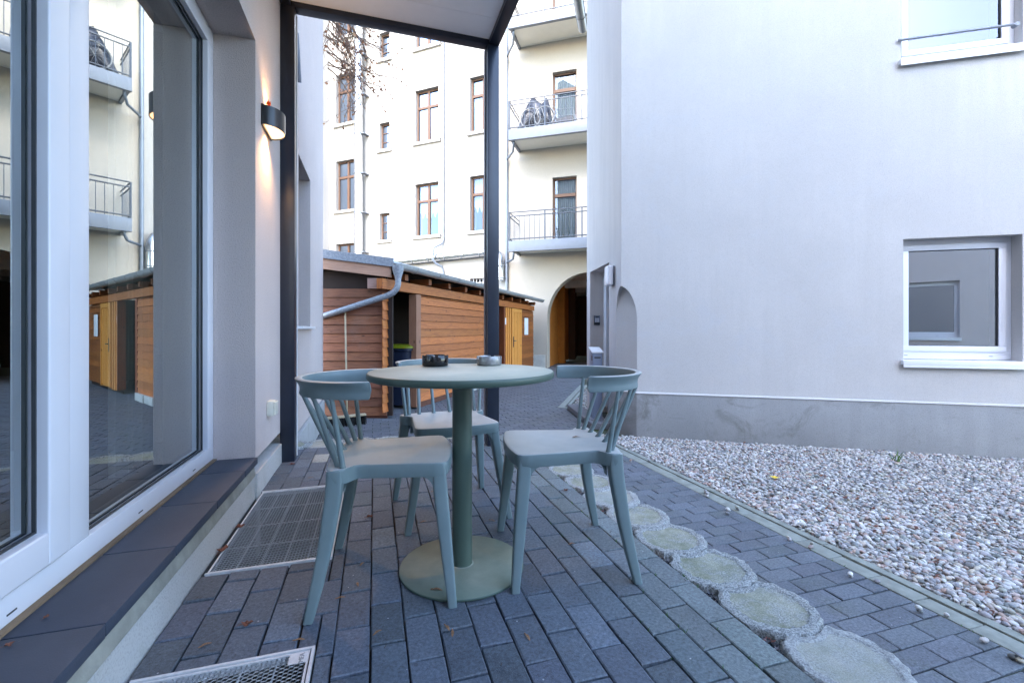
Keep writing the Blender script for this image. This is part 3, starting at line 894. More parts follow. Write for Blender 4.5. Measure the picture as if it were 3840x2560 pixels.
def ashtray(cx, cy_, r, h, mat, label, notches, foot):
    z = .744
    A = empty('ashtray', (cx, cy_, z), label, 'ashtray')
    s = MB(); seg = 72; ti = .005 if foot else .0022
    def hz(k):
        a = 360*k/seg
        for nn in notches:
            d = abs((a-nn+180) % 360-180)
            if d < 9: return h-.011*math.sqrt(max(0, 1-(d/9)**2))-.001
        return h
    rings = []
    for k in range(seg):
        a = 2*math.pi*k/seg; c, sn = math.cos(a), math.sin(a); hh = hz(k)
        fl = [(0, .001), (r*.9, .001), (r*.965, .003), (r, .007), (r, hh-.0015), (r-.0012, hh), (r-ti+.001, hh), (r-ti, hh-.0012), (r-ti, .012), (r-ti-.006, .007), (0, .006)]
        rings.append([(cx+q*c, cy_+q*sn, z+w_) for q, w_ in fl])
    nprof = len(rings[0]); vs = [v for rr in rings for v in rr]; fs = []
    for k in range(seg):
        k2 = (k+1) % seg
        for i in range(nprof-1): fs.append((k*nprof+i, k2*nprof+i, k2*nprof+i+1, k*nprof+i+1))
    s.add(vs, fs); s.build('bowl', mat, A, smooth='auto', weld=True)
    return A
ashtray(.248, 1.925, .0555, .047, 'black_gloss', 'glossy black ashtray on the table, left of the steel one', (262, 22, 142), True)
ashtray(.480, 1.905, .0545, .040, 'steel_brushed', 'brushed steel ashtray on the table near the canopy post', (325, 60, 195), False)

# ------------------------------------------------------------------ chairs
def rrect(cx, cy_, z, wx, wy, n=16, p=3.2):
    out = []
    for k in range(n):
        t = 2*math.pi*(k+.5)/n; c, sn = math.cos(t), math.sin(t)
        out.append((cx+wx/2*math.copysign(abs(c)**(2/p), c), cy_+wy/2*math.copysign(abs(sn)**(2/p), sn), z))
    return out
def chair(label):
    C = empty('chair', (0, 0, 0), label, 'chair', 'blue-grey plastic chairs round the table', local=True)
    # seat outline
    half_ = [(.228, 0), (.226, .06), (.219, .12), (.209, .170), (.202, .189), (.188, .198), (.155, .199), (.05, .188), (-.05, .176), (-.085, .174), (-.102, .182), (-.112, .200), (-.124, .216), (-.145, .226), (-.165, .222), (-.176, .205), (-.184, .15), (-.189, .08), (-.191, 0)]
    outl = half_+[(x, -y_) for x, y_ in reversed(half_[1:-1])]
    N = len(outl)
    def ring(sc, z, dz=None):
        r_ = []
        for x, y_ in outl:
            X = .015+(x-.015)*sc; Y = y_*sc
            zz = z
            r_.append((X, Y, zz))
        return r_
    def dish(x, y_): return -.008*max(0, 1-(x/.19)**2)*max(0, 1-(y_/.17)**2)
    rings = [ring(.955, .408), ring(.985, .4095), ring(.992, .414), ring(.998, .430), ring(1.0, .448), ring(.992, .4535), ring(.975, .4555)]
    for sc in (.93, .85, .72, .55, .36, .18):
        rr = ring(sc, .4555); rings.append([(x, y_, z+dish(x, y_)) for x, y_, z in rr])
    s = MB(); s.loft(rings, cap=False)
    o = len(s.v); s.v.append((.015, 0, .4555-.008)); k0 = (len(rings)-1)*N
    s.add([], [])
    for k in range(N):
        s.f.append((k0+k, k0+(k+1) % N, o)); s.c.append(None); s.uv.append(None); s.m.append(0)
    s.f.append(tuple(reversed(range(N)))); s.c.append(None); s.uv.append(None); s.m.append(0)
    s.build('seat', 'chair_plastic', C, local=True, weld=True, smooth='auto')
    def rr2(z, x0, x1, y0, y1, sy):
        return rrect((x0+x1)/2, sy*(y0+y1)/2, z, x1-x0, y1-y0, 20, 5.0)
    def gusset(mb, p, d, w, r1, r2):
        """concave fillet: corner p, horizontal run along d, width vector w"""
        d = Vector(d); w = Vector(w); n = 8; prof_ = [Vector((0, 0, 0))]
        for k in range(n+1):
            a = math.pi/2*k/n
            prof_.append(d*(r1*(1-math.sin(a)))+Vector((0, 0, -r2*(1-math.cos(a)))))
        prof_ = [Vector(p)+q for q in prof_]; m_ = len(prof_)
        vs = prof_+[q+w for q in prof_]
        mb.add(vs, [tuple(range(m_)), tuple(reversed(range(m_, 2*m_)))]+[(i, m_+i, m_+(i+1) % m_, (i+1) % m_) for i in range(m_)])
    for sy in (1, -1):
        s = MB()
        F = [(.450, .150, .198, .152, .195), (.41, .153, .2005, .154, .197), (.38, .155, .203, .157, .200), (.35, .158, .206, .162, .204), (.22, .174, .217, .182, .221), (.10, .190, .226, .203, .238), (.0, .204, .233, .224, .253)]
        s.loft([rr2(*q, sy) for q in F])
        gusset(s, (.158, sy*.1575, .412), (-1, -.06*sy, 0), (0, sy*.036, 0), .050, .050)
        gusset(s, (.162, sy*.160, .412), (.05, -sy, 0), (.038, 0, 0), .050, .050)
        s.build('leg', 'chair_plastic', C, local=True, weld=True, smooth='auto')
        s = MB()
        F = [(.452, -.176, -.128, .176, .222), (.41, -.178, -.126, .177, .224), (.38, -.180, -.128, .179, .226), (.35, -.183, -.132, .182, .228), (.22, -.198, -.154, .196, .236), (.10, -.218, -.180, .211, .245), (.0, -.236, -.207, .225, .253)]
        s.loft([rr2(*q, sy) for q in F])
        gusset(s, (-.131, sy*.140, .412), (1, 0, 0), (0, sy*.034, 0), .055, .050)
        gusset(s, (-.172, sy*.181, .412), (0, -sy, 0), (.036, 0, 0), .050, .050)
        s.build('leg', 'chair_plastic', C, local=True, weld=True, smooth='auto')
    # back rail: a flared band swept round a U
    def U(t):     # t 0..1
        if t < .10: return Vector((-.058+.022*(.10-t)/.10, .236)), Vector((0, 1))
        if t > .90: return Vector((-.058+.022*(t-.90)/.10, -.236)), Vector((0, -1))
        a = math.pi*(t-.10)/.80
        p = Vector((-.058-.238*math.sin(a)**.95, .236*math.cos(a)))
        nn = Vector((-.236*math.sin(a), .238*math.cos(a))).normalized()
        return p, nn
    NB = 64; rings = []
    sec = [(-.0045, .668), (-.0055, .700), (-.0045, .726), (-.0015, .7325), (.006, .7350), (.016, .7345), (.0215, .7315), (.0205, .7275), (.0130, .716), (.0070, .700), (.0055, .686), (.0075, .672), (.0060, .667), (.0005, .6655)]
    for i in range(NB+1):
        t = i/NB; p, nn = U(t)
        L_ = min(t, 1-t)*.95; kf = 1.0
        if L_ < .040: kf = max(.10, math.sqrt(max(0, 1-((.040-L_)/.040)**2)))
        zc = .708; ring_ = []
        for d, z in sec:
            if d > .01 : dd = .01+(d-.01)*min(1, max(0, (L_-.03)/.12))
            else: dd = d
            z = .735-(.735-z)*.84; zz = zc+(z-zc)*kf
            q = p+nn*dd*min(1, kf+.3); ring_.append((q.x, q.y, zz))
        rings.append(ring_)
    s = MB(); s.loft(rings); s.build('back_rail', 'chair_plastic', C, local=True, weld=True, smooth='auto')
    for i in range(8):
        f = i/7; a = math.pi*f
        bx, by = -.128-.040*math.sin(a), .196*math.cos(a)
        p, nn = U(.205+.59*f)
        s = MB(); top = (p.x+nn.x*.001, p.y+nn.y*.001, .682)
        mid = tuple((u+v_)/2 for u, v_ in zip((bx, by, .45), top))
        s.tube([(bx, by, .440), (bx, by, .450), (bx+(top[0]-bx)*.05, by+(top[1]-by)*.05, .461), mid, top], [.013, .012, .0092, .0086, .0070], 12)
        s.build('spindle', 'chair_plastic', C, local=True, smooth='auto')
    return C
c1 = chair('blue-grey plastic chair on the left, its back to the wall lamp side')
c1.location = (.053, 1.713, .0015); c1.rotation_euler = (0, 0, R(-6.5))
c2 = copy_tree(c1); c2.location = (.716, 1.664, .0015); c2.rotation_euler = (0, 0, R(170.5)); c2['label'] = 'blue-grey plastic chair on the right, in front of the gravel'
c3 = copy_tree(c1); c3.location = (.360, 2.250, .0015); c3.rotation_euler = (0, 0, R(-85.5)); c3['label'] = 'blue-grey plastic chair at the far side, behind the table column'

# ------------------------------------------------------------------ right house
RH = empty('grey_house', (3.6, 5.2, LOW), 'pale blue-grey rendered house on the right with two white windows', 'house')
corner = Vector((2.719, 4.563))
DW = Plane(tuple(corner), (.228, .974), (-.974, .228))
m = MB()
HZ = 9.5
holes = [(2.55, 3.497, .545, 1.80), (2.53, 3.50, 3.535, 5.05)]
RW.wall(m, .45, 7.5, LOW, HZ, .40, holes, 0)
a = RW.P(.45, 0); b = RW.P(.45, 0, -.40)
# corner block footprint
c_ = DW.P(.45, 0); d_ = DW.P(.45, 0, -.30)
foot = [tuple(a.xy), tuple(b.xy), tuple(d_.xy), tuple(c_.xy), tuple(corner)]
cb = MB(); cb.prism(foot, LOW, HZ)
cob = cb.build('tmp_corner', 'wall_house', origin=(0, 0, 0), weld=True)
A_ = Vector((2.866, 4.472)); B_ = Vector((2.766, 4.762)); M_ = (A_+B_)/2; u_ = (B_-A_).normalized(); n_ = Vector((-u_.y, u_.x))
if n_.dot(corner-M_) < 0: n_ = -n_
hw = (B_-A_).length/2+.001
prof = [(-hw, LOW-.1), (hw, LOW-.1), (hw, .99)]+[(hw*math.cos(math.pi*k/20), .99+.41*math.sin(math.pi*k/20)) for k in range(1, 20)]+[(-hw, .99)]
ct = MB(); vs = []
for off in (0, .3):
    for s_, z in prof:
        q = M_+u_*s_+n_*off; vs.append((q.x, q.y, z))
n = len(prof)
ct.add(vs, [tuple(range(n)), tuple(reversed(range(n, 2*n)))]+[(i, n+i, n+(i+1) % n, (i+1) % n) for i in range(n)])
cut_ob = ct.build('tmp_cutter', 'wall_house', origin=(0, 0, 0), weld=True)
bo = cob.modifiers.new('b', 'BOOLEAN'); bo.operation = 'DIFFERENCE'; bo.object = cut_ob; bo.solver = 'EXACT'
dg = bpy.context.evaluated_depsgraph_get(); ev = cob.evaluated_get(dg); em = ev.to_mesh()
vsC = [tuple(v.co) for v in em.vertices]; fsC = [tuple(p.vertices) for p in em.polygons]; ev.to_mesh_clear()
bpy.data.objects.remove(cob); bpy.data.objects.remove(cut_ob)
m.add(vsC, fsC, None, None, 0)
for k in range(len(m.f)-len(fsC), len(m.f)):
    f = m.f[k]; p0, p1, p2 = [Vector(m.v[i]) for i in f[:3]]
    cen = sum((Vector(m.v[i]) for i in f), Vector())/len(f); nn = (p1-p0).cross(p2-p0)
    nn = nn.normalized() if nn.length > 0 else nn
    if nn.x < -.9 and abs((cen.xy-corner).dot(DW.n)) < .01: m.m[k] = 1
DW.wall(m, .45, 1.69, LOW, HZ, .30, [(.50, 1.492, LOW-.01, 1.747)], 1)
m.build('wall', ['wall_house', 'wall_house_side'], RH, weld=False)
# hidden wing behind, so the reflections and side views stay closed
s = MB(); s.prism([tuple(DW.P(1.69, 0).xy), tuple(DW.P(1.69, 0, -.6).xy), (7.2, 4.2), (9.0, 1.6), tuple(RW.P(7.5, 0, -.4).xy), tuple(RW.P(4, 0, -1.0).xy), tuple(RW.P(.45, 0, -1.6).xy), tuple(DW.P(1.69, 0, -.32).xy)], LOW, HZ-.2)
s.build('rear_wing', 'wall_house_side', RH)
# plinth following the cut corner
s = MB()
o1 = RW.P(7.5, 0, .018); o2 = Vector((A_.x, A_.y, 0))+Vector((RW.n.x, RW.n.y, 0))*.018-Vector((RW.d.x, RW.d.y, 0))*.004
o3 = Vector((B_.x, B_.y, 0))+Vector((DW.n.x, DW.n.y, 0))*.018-Vector((DW.d.x, DW.d.y, 0))*.004; o4 = DW.P(.50, 0, .018)
i4 = DW.P(.50, 0, -.1); i3 = Vector((2.95, 4.80, 0)); i2 = Vector((3.0, 4.60, 0)); i1 = RW.P(7.5, 0, -.1)
poly = [o1, o2, o3, o4, i4, i3, i2, i1]
s.prism([(p.x, p.y) for p in poly], LOW-.05, .172)
s.build('plinth', 'plinth_house', RH, bevel=.006)
s = MB()
for p, q in ((o1, o2), (o2, o3), (o3, o4)):
    d = (q-p).normalized(); nrm = Vector((d.y, -d.x, 0))
    if nrm.dot(Vector((-1, -1, 0))) < 0: nrm = -nrm
    a0 = p+nrm*.006; a1 = q+nrm*.006; b0 = p-nrm*.018; b1 = q-nrm*.018
    s.add([(a0.x, a0.y, .1725), (a1.x, a1.y, .1725), (a1.x, a1.y, .178), (a0.x, a0.y, .178), (b0.x, b0.y, .192), (b1.x, b1.y, .192)], [(0, 1, 2, 3), (3, 2, 5, 4)])
s.build('plinth_lip', 'wall_house', RH)
def pvc_window(a0, a1, z0, z1, back, parent, PLN, glass, bar=False):
    w = MB(); f = .055; n0, n1 = -back-.07, -back
    for q in ((a0, a1, z0, z0+.085), (a0, a1, z1-f, z1)): PLN.box(w, *q, n0, n1)
    for q in ((a0, a0+f, z0+.085, z1-f), (a1-f, a1, z0+.085, z1-f)): PLN.box(w, *q, n0, n1)
    win = w.build('window', 'white_pvc', parent, bevel=.003)
    w = MB(); g_ = .056; b0, b1, c0, c1 = a0+f-.006, a1-f+.006, z0+.079, z1-f+.006
    n2 = n1+.012
    for q in ((b0, b1, c0, c0+g_), (b0, b1, c1-g_, c1)): PLN.box(w, *q, n1+.001, n2)
    for q in ((b0, b0+g_, c0+g_, c1-g_), (b1-g_, b1, c0+g_, c1-g_)): PLN.box(w, *q, n1+.001, n2)
    w.build('sash', 'white_pvc', win, bevel=.004)
    w = MB(); e = .006
    i0, i1, j0, j1 = b0+g_, b1-g_, c0+g_, c1-g_
    for q in ((i0, i1, j0, j0+e), (i0, i1, j1-e, j1)): PLN.box(w, *q, n1-.04, n1+.0005)
    for q in ((i0, i0+e, j0+e, j1-e), (i1-e, i1, j0+e, j1-e)): PLN.box(w, *q, n1-.04, n1+.0005)
    w.build('gasket', 'gasket', win)
    w = MB(); w.add([PLN.P(i0, j0, n1-.012), PLN.P(i1, j0, n1-.012), PLN.P(i1, j1, n1-.012), PLN.P(i0, j1, n1-.012)], [(0, 1, 2, 3)])
    w.build('pane', glass, win)
    w = MB(); PLN.box(w, a0-.02, a1+.03, z0-.05, z0-.004, -back+.002, .045); PLN.box(w, a0-.02, a1+.03, z0-.075, z0-.0505, .040, .045)
    w.build('sill', 'white_metal', win, bevel=.002)
    for q in (.07, .77):
        w = MB(); PLN.box(w, a0+q, a0+q+.03, z0+.035, z0+.039, n1, n1+.0015); w.build('drain_slot', 'gasket', win)
    return win
pvc_window(2.55, 3.497, .60, 1.80, .13, RH, RW, 'glass_house')
w2 = pvc_window(2.53, 3.50, 3.585, 5.05, .10, RH, RW, 'glass_upper_sky')
s = MB(); s.tube([RW.P(2.50, 3.775, .02), RW.P(3.44, 3.775, .02)], .012, 10); s.tube([RW.P(3.44, 3.775, .03), RW.P(3.44, 3.775, -.02)], .02, 10)
s.build('safety_bar', 'grey_paint_steel', RH)
for z0, z1 in ((.5, 2.0), (3.4, 5.2)):
    s = MB(); RW.box(s, 2.3, 3.8, z0, z1, -.60, -.55); s.build('room', 'room_dark', RH)
# doorway in the side wall
s = MB(); DW.box(s, .50, 1.492, LOW, 1.747, -.30, -.26); dr = s.build('door', 'door_grey', RH)
s = MB(); DW.box(s, 1.36, 1.49, LOW+.10, 1.745, -.259, -.20); DW.box(s, .502, 1.36, 1.66, 1.745, -.259, -.20); s.build('door_frame', 'white_metal', dr, bevel=.003)
for z in (1.35, .45, -.05):
    s = MB(); DW.box(s, 1.30, 1.345, z, z+.09, -.259, -.245); s.build('hinge', 'gasket', dr)
# step slab
s = MB(); s.prism([(2.555, 4.98), (2.845, 6.36), (3.02, 6.33), (2.80, 4.93)], LOW, LOW+.075)
tag(s.build('step_slab', 'granite_step', bevel=.004), 'dark granite step slab at the side doorway', 'step')
# keypad on the far reveal
kp = DW.P(1.489, 0, -.10); kd_ = -DW.d; kn = DW.n
KP = empty('keypad', (kp.x, kp.y, .96), 'small grey door keypad on the doorway reveal', 'keypad')
kd3 = Vector((kd_.x, kd_.y, 0)); kn3 = Vector((kn.x, kn.y, 0))
s = MB(); s.frame(Vector((kp.x, kp.y, .965))-kn3*.045, kn3*.09, kd3*.022, Vector((0, 0, .14))); s.build('housing', 'black_plastic', KP, bevel=.006)
s = MB(); s.frame(Vector((kp.x, kp.y, 1.005))-kn3*.038+kd3*.0222, kn3*.076, kd3*.003, Vector((0, 0, .095))); fp = s.build('face_plate', 'letterbox_grey', KP)
s = MB(); s.frame(Vector((kp.x, kp.y, 1.075))-kn3*.026+kd3*.0254, kn3*.052, kd3*.001, Vector((0, 0, .017))); s.build('display', 'gasket', KP)
s = MB()
for i in range(3):
    for j in range(4): s.frame(Vector((kp.x, kp.y, 1.010+j*.0155))+kn3*(-.029+i*.021)+kd3*.0254, kn3*.015, kd3*.0015, Vector((0, 0, .010)))
s.build('key', 'paper', KP)
# bulkhead lamp
bl = DW.P(.33, 0, 0)
BL = empty('bulkhead_lamp', (bl.x, bl.y, 1.45), 'white plastic bulkhead lamp beside the side doorway', 'wall lamp')
s = MB(); DW.box(s, .25, .41, 1.44, 1.67, .001, .020); s.build('base', 'grey_paint_steel', BL, bevel=.004)
s = MB(); DW.box(s, .245, .415, 1.435, 1.675, .0205, .085); s.build('cover', 'white_pvc', BL, bevel=.022, bseg=4)
# letterbox pillar
LBX = empty('letterbox_pillar', (2.73, 5.16, LOW), 'grey metal letterbox pillar with sloping top by the doorway', 'letterbox')
pl = Plane((2.668, 5.170), (.955, -.297), (-.297, -.955))
s = MB(); pl.box(s, 0, .122, LOW+.075, .60, -.26, 0); s.build('body', 'letterbox_grey', LBX, bevel=.003)
s = MB(); o = pl.P(-.012, .601, .012); s.add([o, pl.P(.134, .601, .012), pl.P(.134, .655, -.275), pl.P(-.012, .655, -.275), o+Vector((0, 0, .012)), pl.P(.134, .613, .012), pl.P(.134, .667, -.275), pl.P(-.012, .667, -.275)],
      [(3, 2, 1, 0), (4, 5, 6, 7), (0, 1, 5, 4), (1, 2, 6, 5), (2, 3, 7, 6), (3, 0, 4, 7)]); s.build('lid', 'white_metal', LBX)
s = MB(); pl.box(s, -.003, .0, .50, .56, -.10, -.02); pl.box(s, .02, .10, .53, .55, .0, .002); s.build('slot', 'gasket', LBX)
s = MB(); pl.box(s, -.03, .16, LOW+.0755, LOW+.085, -.29, .03); s.build('foot_plate', 'grey_paint_steel', LBX)

# ------------------------------------------------------------------ back facade (two planes meeting at a shallow corner)
CX_, CY_ = 4.177, 13.990
AB = empty('apartment_building', (CX_, CY_, LOW), 'tall cream apartment building at the back with wooden windows and balconies', 'building')
FL = Plane((CX_, CY_), (-.770, .638), (-.638, -.770))
FR = Plane((CX_, CY_), (.8354, -.5496), (-.5496, -.8354))
TOP = 15.2
STO = 3.33
Lholes = []; wins = []
for r_ in range(-1, 4):
    z0 = 4.20+STO*r_
    for (a0, a1, zz0, zz1, kind) in ((2.65, 3.62, z0, z0+1.86, 'double'), (.50, 1.42, z0, z0+1.86, 'double'), (6.29, 7.28, z0+1.27, z0+3.20, 'double'), (4.73, 5.20, z0-.02, z0+.98, 'narrow')):
        if r_ == -1:
            if kind == 'double' and a0 > 6: zz0, zz1 = 2.35, 4.20
            else: continue
        if zz1 > TOP-.4: continue
        Lholes.append((a0, a1, zz0, zz1)); wins.append((a0, a1, zz0, zz1, kind))
Lholes.append((.55, 1.42, 2.20, 2.62))
m = MB()
FL.wall(m, 0, 9.6, LOW, TOP, .45, Lholes, 0)
# right part, with the arch opening
arc_c, arc_w, spr, rise = 2.58, 1.30, 1.25, 1.42
doors = [(1.45, 2.22, 3.72+STO*i, 3.72+STO*i+1.98) for i in range(3)]
FR.wall(m, 0, 7.2, LOW, TOP, .45, [(arc_c-arc_w, arc_c+arc_w, LOW-.01, spr+rise)]+[tuple(d) for d in doors]+[(4.3, 5.5, 4.3+STO*i, 5.9+STO*i) for i in range(3)], 1)
n = 24
arc = [(arc_c-arc_w*math.cos(math.pi*k/n), spr+rise*math.sin(math.pi*k/n)) for k in range(n+1)]
for k in range(n):
    (a, z), (b, z2) = arc[k], arc[k+1]
    m.add([FR.P(a, z), FR.P(b, z2), FR.P(b, spr+rise), FR.P(a, spr+rise)], [(0, 1, 2, 3)], None, None, 1)
    m.add([FR.P(a, z), FR.P(a, z, -.45), FR.P(b, z2, -.45), FR.P(b, z2)], [(0, 1, 2, 3)], None, None, 1)
m.build('wall', ['wall_facade', 'wall_arch'], AB)
s = MB(); FR.box(s, .0, arc_c-arc_w-.06, LOW, .09, .001, .03); s.build('plinth', 'concrete_pale', AB)
s = MB(); FR.box(s, arc_c+arc_w+.06, 7.2, LOW, .09, .001, .03); s.build('plinth', 'concrete_pale', AB)
s = MB(); FL.box(s, -.02, 9.7, TOP, TOP+.25, -.5, .35); FR.box(s, .02, 7.2, TOP, TOP+.25, -.5, .35); s.build('cornice', 'wall_facade', AB)
def wood_window(PLN, a0, a1, z0, z1, kind, parent, cur):
    n0, n1 = -.20, -.14; f = .055
    w = MB()
    for q in ((a0, a1, z0, z0+f), (a0, a1, z1-f, z1)): PLN.box(w, *q, n0, n1, (1, 1, 1))
    for q in ((a0, a0+f, z0+f, z1-f), (a1-f, a1, z0+f, z1-f)): PLN.box(w, *q, n0, n1, (1, 1, 1))
    mid = (a0+a1)/2; 
    if kind == 'double':
        zt = z0+(z1-z0)*.66
        PLN.box(w, a0+f, a1-f, zt, zt+.085, n0, n1+.015, (1, 1, 1))
        PLN.box(w, mid-.05, mid+.05, z0+f, zt, n0, n1+.008, (1, 1, 1)); PLN.box(w, mid-.04, mid+.04, zt+.085, z1-f, n0, n1+.008, (1, 1, 1))
    elif kind == 'narrow':
        for k in (1, 2): PLN.box(w, a0+f, a1-f, z0+(z1-z0)*k/3-.012, z0+(z1-z0)*k/3+.012, n0, n1, (1, 1, 1))
    elif kind == 'door':
        zt = z0+(z1-z0)*.70; PLN.box(w, a0+f, a1-f, zt, zt+.10, n0, n1+.015, (1, 1, 1))
    win = w.build('window' if kind != 'door' else 'balcony_door', 'wood_frame', parent)
    w = MB(); w.add([PLN.P(a0+f, z0+f, n0+.03), PLN.P(a1-f, z0+f, n0+.03), PLN.P(a1-f, z1-f, n0+.03), PLN.P(a0+f, z1-f, n0+.03)], [(0, 1, 2, 3)])
    w.build('pane', 'glass_facade', win)
    if cur:
        w = MB(); nn = 40; vs = []
        for i in range(nn+1):
            a = a0+(a1-a0)*i/nn; q = n0-.06+.012*math.sin(i*1.9)
            low = z0+.05 if cur == 1 else z0+(z1-z0)*(.42+.05*math.sin(i*.9))
            vs += [PLN.P(a, low, q), PLN.P(a, z1, q)]
        w.add(vs, [(2*i, 2*i+2, 2*i+3, 2*i+1) for i in range(nn)]); w.build('curtain', 'curtain_white', win)
    if kind != 'door':
        w = MB(); PLN.box(w, a0-.11, a1+.09, z0-.10, z0-.03, -.02, .085); PLN.box(w, a0-.12, a1+.10, z0-.03, z0-.002, -.14, .10)
        w.build('sill', 'wall_facade', win)
    return win
ci = 0
for (a0, a1, z0, z1, kind) in wins:
    ci += 1
    wood_window(FL, a0, a1, z0, z1, kind, AB, (1 if ci % 3 == 1 else 2) if kind == 'double' and z0 < 8 and a0 < 5 else (1 if a0 < 5 and kind == 'double' else 0))
for d in doors: wood_window(FR, *d, 'door', AB, 1)
for i in range(3): wood_window(FR, 4.3, 5.5, 4.3+STO*i, 5.9+STO*i, 'double', AB, 0)
s = MB()
for k in range(7): FL.box(s, .60+k*.12, .615+k*.12, 2.20, 2.62, -.10, -.085)
for k in range(2): FL.box(s, .55, 1.42, 2.32+k*.15, 2.333+k*.15, -.085, -.07)
s.build('window_grille', 'white_metal', AB)
s = MB(); FL.box(s, 0.1, 9.4, LOW, TOP-.2, -1.2, -1.0); FR.box(s, .1, 1.2, LOW, TOP-.2, -1.2, -1.0); FR.box(s, 1.2, 7.1, 3.0, TOP-.2, -1.2, -1.0); s.build('inner_wall', 'room_dark', AB)
# passage through the arch
s = MB()
def inner(a, n_): return FR.P(a, 0, n_)
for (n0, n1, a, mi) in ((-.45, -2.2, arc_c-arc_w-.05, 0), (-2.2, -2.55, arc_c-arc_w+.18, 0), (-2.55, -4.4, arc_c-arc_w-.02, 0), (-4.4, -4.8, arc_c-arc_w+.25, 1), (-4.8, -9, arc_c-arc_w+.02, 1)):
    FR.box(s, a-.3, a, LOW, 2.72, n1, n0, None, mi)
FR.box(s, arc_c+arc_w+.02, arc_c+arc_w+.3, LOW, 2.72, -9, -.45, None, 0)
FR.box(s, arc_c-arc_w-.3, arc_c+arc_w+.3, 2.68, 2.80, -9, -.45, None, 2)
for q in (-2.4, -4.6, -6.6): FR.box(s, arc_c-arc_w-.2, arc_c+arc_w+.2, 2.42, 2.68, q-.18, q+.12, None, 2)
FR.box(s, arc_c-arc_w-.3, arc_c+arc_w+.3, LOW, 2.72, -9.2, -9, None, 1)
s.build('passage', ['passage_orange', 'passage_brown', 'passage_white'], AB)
s = MB()
ar2 = [(arc_c+.35-.75*math.cos(math.pi*k/16), 1.35+.75*math.sin(math.pi*k/16)) for k in range(17)]
for k in range(16):
    (a, z), (b, z2) = ar2[k], ar2[k+1]
    s.add([FR.P(a, z, -6.9), FR.P(b, z2, -6.9), FR.P(b, 2.6, -6.9), FR.P(a, 2.6, -6.9)], [(0, 1, 2, 3)])
    s.add([FR.P(a, z, -6.9), FR.P(a, z, -7.3), FR.P(b, z2, -7.3), FR.P(b, z2, -6.9)], [(0, 1, 2, 3)])
FR.box(s, arc_c-arc_w, arc_c-.40, LOW, 2.6, -7.3, -6.9)
s.build('inner_arch', 'passage_brown', AB)
# balconies
def balcony(i):
    zb = 3.34+STO*i
    s = MB(); p = 1.14; a0, a1 = .36, 6.4
    FR.box(s, a0-.02, a1, zb-.10, zb+.20, p-.06, p); FR.box(s, a0-.02, a0+.05, zb-.06, zb+.16, .01, p-.06)
    FR.box(s, a0-.02, a1, zb-.115, zb-.1002, p-.10, p+.012)
    FR.box(s, a0+.05, a1, zb+.10, zb+.19, .01, p-.06)
    B = s.build('balcony', 'grey_paint_steel', AB, bevel=.004)
    s = MB(); FR.box(s, a0+.052, a1, zb+.012, zb+.0995, .012, p-.062); FR.box(s, a0+.052, a1, zb-.004, zb+.0118, .012, .05); s.build('soffit', 'balcony_soffit', B)
    s = MB(); zt = zb+1.06
    for z in (zt, zt-.12, zb+.26): s.tube([FR.P(a0, z, p-.03), FR.P(a1, z, p-.03)], .018, 6); s.tube([FR.P(a0, z, p-.03), FR.P(a0, z, .02)], .018, 6)
    a = a0; k = 0
    while a < a1:
        big = k % 7 == 0
        s.tube([FR.P(a, zb+.20, p-.03), FR.P(a, zt if big else zt-.12, p-.03)], .022 if big else .008, 6); a += .155; k += 1
    for k in range(1, 8): s.tube([FR.P(a0, zb+.20, p-.03-k*.14), FR.P(a0, zt-.12, p-.03-k*.14)], .008, 6)
    s.build('railing', 'railing_steel', B)
    s = MB(); s.tube([FR.P(a0+.10, zb-.06, p-.14), FR.P(a0+.10, zb-.18, p-.14), FR.P(a0-.02, zb-.26, p-.5), FR.P(-.02, zb-.27, .10)], .035, 8); s.build('drain_pipe', 'pipe_grey', B, smooth=True)
    return B
for i in range(3): balcony(i)
# pipes and ducts
s = MB(); s.tube([FR.P(-.04, LOW, .09), FR.P(-.04, TOP, .09)], .045, 12)
for k in range(9): s.tube([FR.P(-.04, .9+k*1.65, .09), FR.P(-.04, .94+k*1.65, .09)], .052, 12)
s.build('downpipe', 'pipe_grey', AB, smooth='auto')
s = MB(); s.tube([FL.P(2.42, TOP, .08), FL.P(2.42, 3.98, .08), FL.P(2.46, 3.85, .12), FL.P(2.58, 3.70, .38), FL.P(2.62, 3.58, .42), FL.P(2.62, 3.30, .42), FL.P(2.56, 3.16, .36), FL.P(2.44, 3.05, .12), FL.P(2.42, 2.92, .08), FL.P(2.42, LOW, .08)], .042, 12)
for k in range(7): s.tube([FL.P(2.42, 4.3+k*1.65, .08), FL.P(2.42, 4.34+k*1.65, .08)], .049, 12)
s.build('downpipe', 'pipe_grey', AB, smooth='auto')
def ridged(mb, p, q, r_, step=.04, amp=.006, clamps=None):
    p = Vector(p); q = Vector(q); L_ = (q-p).length; n = int(L_/step*2); pts_ = []; rad = []
    for i in range(n+1): pts_.append(p+(q-p)*i/n); rad.append(r_+(amp if i % 2 else 0))
    mb.tube(pts_, rad, 20)
s = MB(); ridged(s, FL.P(5.93, 2.6, .28), FL.P(5.93, 6.8, .28), .155); s.tube([FL.P(5.93, 6.8, .28), FL.P(5.93, TOP, .28)], .155, 20)
s.build('ventilation_duct', 'duct_metal', AB, smooth='auto')
for k in range(8):
    s = MB(); z = 3.75+k*1.46; s.tube([FL.P(5.93, z, .28), FL.P(5.93, z+.03, .28)], .166, 20); FL.box(s, 5.66, 5.80, z, z+.03, 0, .30)
    s.build('duct_clamp', 'grey_paint_steel', AB, smooth='auto')
s = MB(); ridged(s, FL.P(5.3, 3.30, .20), FL.P(.62, 3.44, .20), .125, .05, .005)
